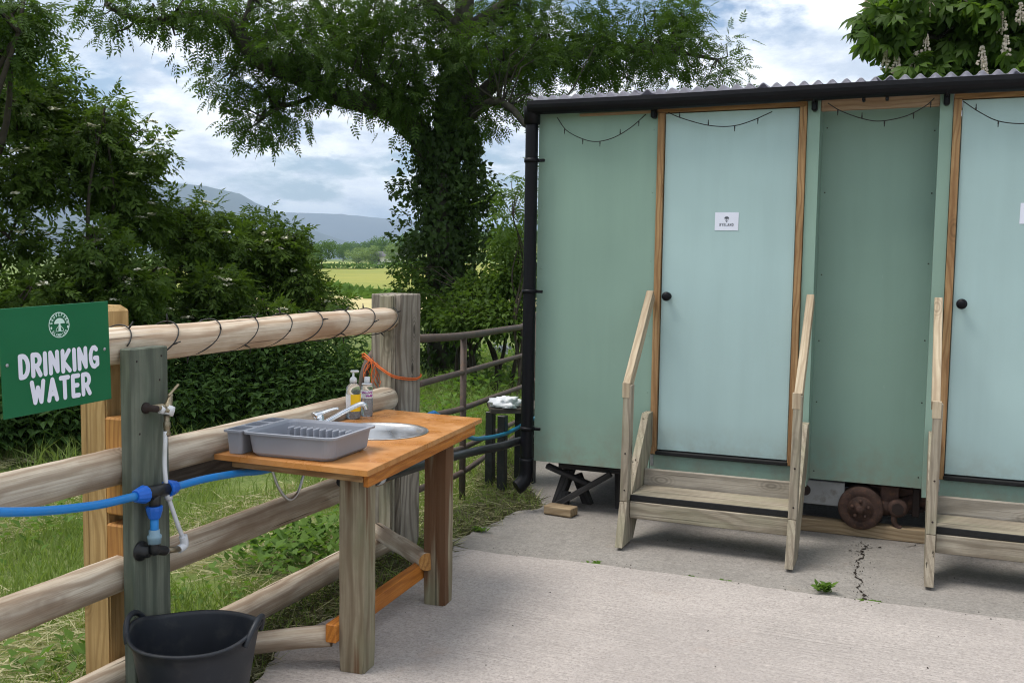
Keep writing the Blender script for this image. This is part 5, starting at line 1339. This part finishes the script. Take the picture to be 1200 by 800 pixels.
g1 = scatter(52000, lambda x, y: off_slab(x, y) and not in_bed(x, y) and patch(x, y, 1.1, 3) > -.30+.25*rs.random(), -7.5, -2.0, 1.0, 8.5, rs)
g = blades('grass', g1, .05, .15, .0055, M['grass'], rs); tag(g, 'short green grass growing beyond the timber fence', 'grass')
g2 = scatter(42000, lambda x, y: off_slab(x, y) and patch(x, y, 1.3, 9) > .0-.25*rs.random(), -7.5, -2.0, 1.0, 7.5, rs, -.045)
g = blades('grass_cuttings', g2+np.stack([np.zeros(len(g2)), np.zeros(len(g2)), rs.uniform(0, .045, len(g2))], 1), .05, .16, .005, M['straw'], rs, lie=True); tag(g, 'pale mown grass cuttings lying in drifts on the turf', 'grass cuttings')
g3 = scatter(12000, lambda x, y: off_slab(x, y) and x > np.interp(y, ey, ex)-.42*(.5+rs.random()*.6), -3.2, -1.8, 1.8, 7.2, rs, -.05)
g = blades('edge_litter', g3+np.stack([np.zeros(len(g3)), np.zeros(len(g3)), rs.uniform(0, .06, len(g3))], 1), .04, .13, .006, M['straw_d'], rs, lie=True); tag(g, 'dry dark grass litter heaped along the concrete edge', 'grass litter')
g4 = scatter(30000, lambda x, y: off_slab(x, y) and (x < -2.75 or y > 6.6) and y > 4.8-.2*x*0 and patch(x, y, .8, 5) > -.35, -8.5, -2.2, 5.2, 15.5, rs)
g = blades('tall_grass', g4, .10, .34, .0075, M['grass_t'], rs, .5); tag(g, 'longer rough green grass behind the brown field gate', 'grass')
# broad weeds (dock, cow parsley leaves) as clumps beyond the rails and behind the gate
def weed(px, py, n, size, label, seed, spread=.14, tm=SIMPLE, X=None, mat='weed', name='weed_clump', group=None):
    rs = np.random.default_rng(seed); p = np.array(tuple(onZ(px, py, -.06))); a = rs.uniform(0, 6.28, n); d = np.stack([np.cos(a), np.sin(a), rs.uniform(.2, 1.2, n)], 1)
    pos = p+np.stack([rs.normal(size=n)*spread, rs.normal(size=n)*spread, rs.uniform(0, spread*1.1, n)], 1)
    o = thing(name, label, 'weed', tuple(p), group); stuff(npmesh('leaves', *place(*tm, pos, unit(d), unit(np.array([0, 0, 1.])-d*.5+rs.normal(size=(n, 3))*.2), rs.uniform(.5, 1.0, n)*size), M[mat], o)); return o
weed(345, 668, 420, 1.05, 'lush bright green weed clump in the grass behind the table legs', 1, .17)
weed(375, 640, 300, .95, 'second green weed clump behind the front table leg', 2, .15)
weed(60, 640, 260, .8, 'low green weed patch seen between the rails left of the new post', 3, .25)
weed(70, 790, 60, 1.0, 'dock leaves on the turf below the lowest rail', 4, .10)
weed(235, 712, 70, .7, 'small weed clump in the turf just behind the tub', 5, .12)
for i, (x, y, s, l) in enumerate(((556, 470, 1.6, 'leafy weed clump seen through the gate beside its upright tube'), (600, 455, 1.7, 'large leafy weed clump behind the gate near the downpipe'), (580, 430, 1.5, 'leafy weed clump below the white cow parsley behind the gate'), (610, 520, 1.3, 'leafy weeds behind the low black stand'), (525, 500, 1.3, 'leafy weeds between the corner post and the gate upright'))):
    weed(x, y, 330, s*.85, l, 10+i, .28)
for i, (x, y, n, l) in enumerate(((964, 694, 46, 'small green weed tuft growing at the concrete joint'), (1020, 706, 30, 'flat green weed tuft at the end of the concrete crack'), (848, 683, 16, 'tiny weed in the slab joint below the RYELAND door steps'), (806, 677, 10, 'tiny dark weed sprig in the slab joint beside the step foot'), (694, 661, 12, 'flat weed sprig in the slab joint below the charred trestle'), (560, 622, 34, 'dry green tuft at the broken slab corner by the gate'))):
    rs = np.random.default_rng(60+i); p = np.array(tuple(onZ(x, y, -.012))); a = rs.uniform(0, 6.28, n); up = rs.uniform(.3, 1.6, n) if i in (0, 5) else rs.uniform(.05, .35, n)
    d = np.stack([np.cos(a), np.sin(a), up], 1); pos = p+np.stack([rs.normal(size=n)*.02, rs.normal(size=n)*.012, rs.uniform(0, .035 if i == 0 else .006, n)], 1)
    stuff(npmesh('leaves', *place(*SIMPLE, pos, unit(d), unit(np.array([0, 0, 1.])+rs.normal(size=(n, 3))*.3), rs.uniform(.3, .6, n)), M['weed'], thing('joint_weed', l, 'weed', tuple(p))))
# grit and leaf crumbs on the concrete
rs = np.random.default_rng(71); gn = 260
gx, gy_ = rs.uniform(-2.0, 1.6, gn), rs.uniform(2.4, 5.6, gn)
gz_ = np.where(gy_ < 4.66, .002, -.011)
seam_m = rs.random(gn) < .35; gy_ = np.where(seam_m, 4.66+rs.normal(size=gn)*.05, gy_); gz_ = np.where(gy_ < 4.60, .002, np.where(gy_ < 4.72, .003, -.011))
V, Fq = place(np.array([(-.004, -.003, 0), (.004, -.002, .001), (.003, .004, .003), (-.003, .003, .001)]), np.array([[0, 1, 2, 3]]), np.stack([gx, gy_, gz_], 1), rs.normal(size=(gn, 3))*np.array([1, 1, .1]), unit(np.array([0, 0, 1.])+rs.normal(size=(gn, 3))*.3), rs.uniform(.3, 1.0, gn))
cn = 170; ct = rs.random(cn); cp_ = np.array([tuple(onZ(1012, 632)), tuple(onZ(1003, 665)), tuple(onZ(1014, 703))])
cpos = np.array([np.array([np.interp(t_, [0, .5, 1], cp_[:, k]) for k in range(3)]) for t_ in ct])+np.stack([rs.normal(size=cn)*.035, rs.normal(size=cn)*.03, np.full(cn, -.0112)], 1)
v2_, f2_ = place(np.array([(-.004, -.003, 0), (.004, -.002, .001), (.003, .004, .003), (-.003, .003, .001)]), np.array([[0, 1, 2, 3]]), cpos, rs.normal(size=(cn, 3))*np.array([1, 1, .1]), unit(np.array([0, 0, 1.])+rs.normal(size=(cn, 3))*.3), rs.uniform(.25, .9, cn))
V, Fq = join_vf([(V, Fq), (v2_, f2_)])
gr_ = stuff(npmesh('grit', V, Fq, M['crack'])); tag(gr_, 'scattered grit and leaf crumbs on the concrete', 'grit')
# white flower head of cow parsley behind the gate
cp = thing('cow_parsley', 'white cow parsley flower head standing behind the field gate', 'plant', onZ(590, 440))
bp = onZ(590, 440); tp_ = far(590, 408, math.hypot(bp.x, bp.y))
tube('stem', [bp, tp_], .006, M['weed'], cp, 6, smooth_path=False)
rs = np.random.default_rng(3); m = 90; pp = np.array(tuple(tp_))+np.stack([rs.normal(size=m)*.05, rs.normal(size=m)*.05, rs.normal(size=m)*.03], 1)
stuff(npmesh('blossom', *place(np.array([(-.016, -.016, 0), (.016, -.016, 0), (.016, .016, .003), (-.016, .016, 0)]), np.array([[0, 1, 2, 3]]), pp, rs.normal(size=(m, 3)), unit(np.array([0, 0, 1.])+rs.normal(size=(m, 3))*.4), rs.uniform(.7, 1.2, m)), M['whiterag'], cp))

# ---- distant trees, hedges and farm
def far_crown(seed, mat, n=2600):
    rs = np.random.default_rng(seed); k = 26
    c = unit(rs.normal(size=(k, 3)))*(rs.uniform(.3, .8, k))[:, None]*np.array([1, 1, .85]); idx = rs.integers(0, k, n)
    d = unit(rs.normal(size=(n, 3))); pos = c[idx]+d*(rs.uniform(.5, 1, n)*.34)[:, None]; pos[:, 2] += 1.05
    V, Fq = place(np.array([(-.5, 0, 0), (0, -.35, .1), (.5, 0, 0), (0, .35, .1)]), np.array([[0, 1, 2, 3]]), pos, rs.normal(size=(n, 3)), unit(d+rs.normal(size=(n, 3))*.5), rs.uniform(.06, .13, n))
    o = npmesh('crown', V, Fq, mat); me = o.data; bpy.data.objects.remove(o); WM.clear() if False else None
    return me
FC = [far_crown(100+i, M['fartree' if i < 3 else 'fartree2']) for i in range(5)]
WM = {o: w for o, w in WM.items() if o.__class__.__name__ and getattr(o, 'name', None) is not None} if False else WM
bm = bmesh.new(); add_tube(bm, [Vector((0, 0, -.1)), Vector((0, 0, .5)), Vector((.02, 0, 1.0))], .05, 7, True, .02)
tm_ = bpy.data.meshes.new('far_trunk'); bm.to_mesh(tm_); bm.free(); tm_.materials.append(M['bark'])
def far_tree(px, py_base, dist, hpx, wpx, kind, label, group):
    p = far(px, 311, dist); z = terr(p.x, p.y); H_ = hpx*dist/F_PX; W_ = wpx*dist/F_PX
    o = thing('field_tree', label, 'tree', (p.x, p.y, z), group)
    m = Matrix.Translation((p.x, p.y, z-.05*H_)) @ Matrix.Diagonal((W_/2, W_/2, H_/1.95, 1)) @ Matrix.Rotation(px*.7, 4, 'Z')
    put(bpy.data.objects.new('crown', FC[kind]), m, o); put(bpy.data.objects.new('trunk', tm_), m, o)
G_ = 'trees far across the valley meadow'
far_tree(377, 0, 205, 38, 44, 0, 'round dark green tree standing alone at the far meadow edge', None)
for px, d, h, w, k in ((402, 420, 27, 30, 1), (420, 380, 22, 34, 3), (436, 330, 26, 34, 3), (452, 400, 34, 36, 1), (462, 300, 30, 30, 4), (478, 340, 44, 40, 2), (495, 300, 40, 44, 1), (440, 520, 34, 40, 2), (415, 600, 26, 44, 0), (355, 330, 30, 34, 2), (335, 360, 32, 40, 1), (300, 300, 34, 44, 0), (270, 340, 34, 40, 2), (240, 310, 36, 44, 1),
                       (560, 420, 20, 40, 2), (582, 470, 22, 38, 1), (600, 640, 22, 46, 0), (620, 620, 22, 44, 2), (572, 660, 20, 40, 1), (640, 500, 24, 46, 0), (590, 345, 12, 26, 3), (612, 350, 14, 30, 4), (545, 380, 20, 40, 0), (520, 360, 30, 44, 2), (660, 420, 24, 46, 1), (690, 480, 24, 50, 2)):
    far_tree(px, 0, d, h, w, k, 'pale leafy tree in the valley woodland beyond the yellow meadow' if k > 2 else 'dark leafy tree in the valley woodland beyond the yellow meadow', 'pale valley trees' if k > 2 else 'dark valley trees')
def hedge(pa, da, pb, db, hgt, label, seed, wid=1.6, mat='fartree'):
    rs = np.random.default_rng(seed); a, b = far(pa, 311, da), far(pb, 311, db); L = (b-a).length; n = int(L*16); t_ = rs.random(n)
    P = np.array([tuple(a)])*(1-t_)[:, None]+np.array([tuple(b)])*t_[:, None]; z = np.array([terr(x, y) for x, y, _ in P])
    hh = hgt*np.array([.75+.5*mnoise.noise(Vector((q*L*.12, seed, 0))) for q in t_]); P[:, 2] = z+rs.random(n)*hh; P[:, :2] += rs.normal(size=(n, 2))*wid*.35
    o = npmesh('hedge', *place(np.array([(-.5, 0, 0), (0, -.35, .1), (.5, 0, 0), (0, .35, .1)]), np.array([[0, 1, 2, 3]]), P, rs.normal(size=(n, 3)), rs.normal(size=(n, 3)), rs.uniform(.5, 1.1, n)), M[mat]); return tag(o, label, 'hedge')
hedge(150, 208, 560, 218, 1.5, 'dark clipped hedge along the far side of the yellow meadow', 1)
hedge(300, 300, 560, 318, 1.6, 'second thin hedge across the valley below the woodland', 2)
hedge(385, 62, 455, 40, .16, 'low dark rushy strip crossing the meadow towards the corner post', 3, 1.1)
hp = far(456, 311, 330); hz = terr(hp.x, hp.y)
fm = thing('farm_building', 'tiny white farm building among the valley trees', 'building', (hp.x, hp.y, hz))
box('wall', (hp.x-4.5, hp.y-2.5, hz), (hp.x+4.5, hp.y+2.5, hz+2.8), M['wall_white'], fm, .02)
bm = bmesh.new(); pr = [(-3, 2.8), (3, 2.8), (0, 4.6)]; a = [bm.verts.new((-4.9, y, z)) for y, z in pr]; b = [bm.verts.new((4.9, y, z)) for y, z in pr]
bm.faces.new(a); bm.faces.new(b[::-1])
for k in range(3): bm.faces.new((a[k], a[(k+1) % 3], b[(k+1) % 3], b[k]))
finish(bm, 'roof', M['slate'], fm, Matrix.Translation((hp.x, hp.y, hz)))
for k in (-2.5, 0, 2.5): box('window', (hp.x+k-.4, hp.y-2.56, hz+1.1), (hp.x+k+.4, hp.y-2.51, hz+2.0), M['slate'], fm, .01)

# ================================================================== HAZE
HZD = 0.00017
hm_ = bpy.data.materials.new('valley_haze'); hm_.use_nodes = True; hm_.node_tree.nodes.clear()
vo = hm_.node_tree.nodes.new('ShaderNodeVolumePrincipled'); ho = hm_.node_tree.nodes.new('ShaderNodeOutputMaterial')
vo.inputs['Color'].default_value = (.58, .77, 1.0, 1); vo.inputs['Density'].default_value = HZD; vo.inputs['Anisotropy'].default_value = .2
hm_.node_tree.links.new(vo.outputs[0], ho.inputs['Volume'])
bm = bmesh.new(); bbox(bm, (0, 0, 560/2-40), (24000, 24000, 640)); hz_o = finish(bm, 'haze', hm_)
stuff(hz_o); tag(hz_o, 'thin pale blue haze filling the valley air', 'haze')
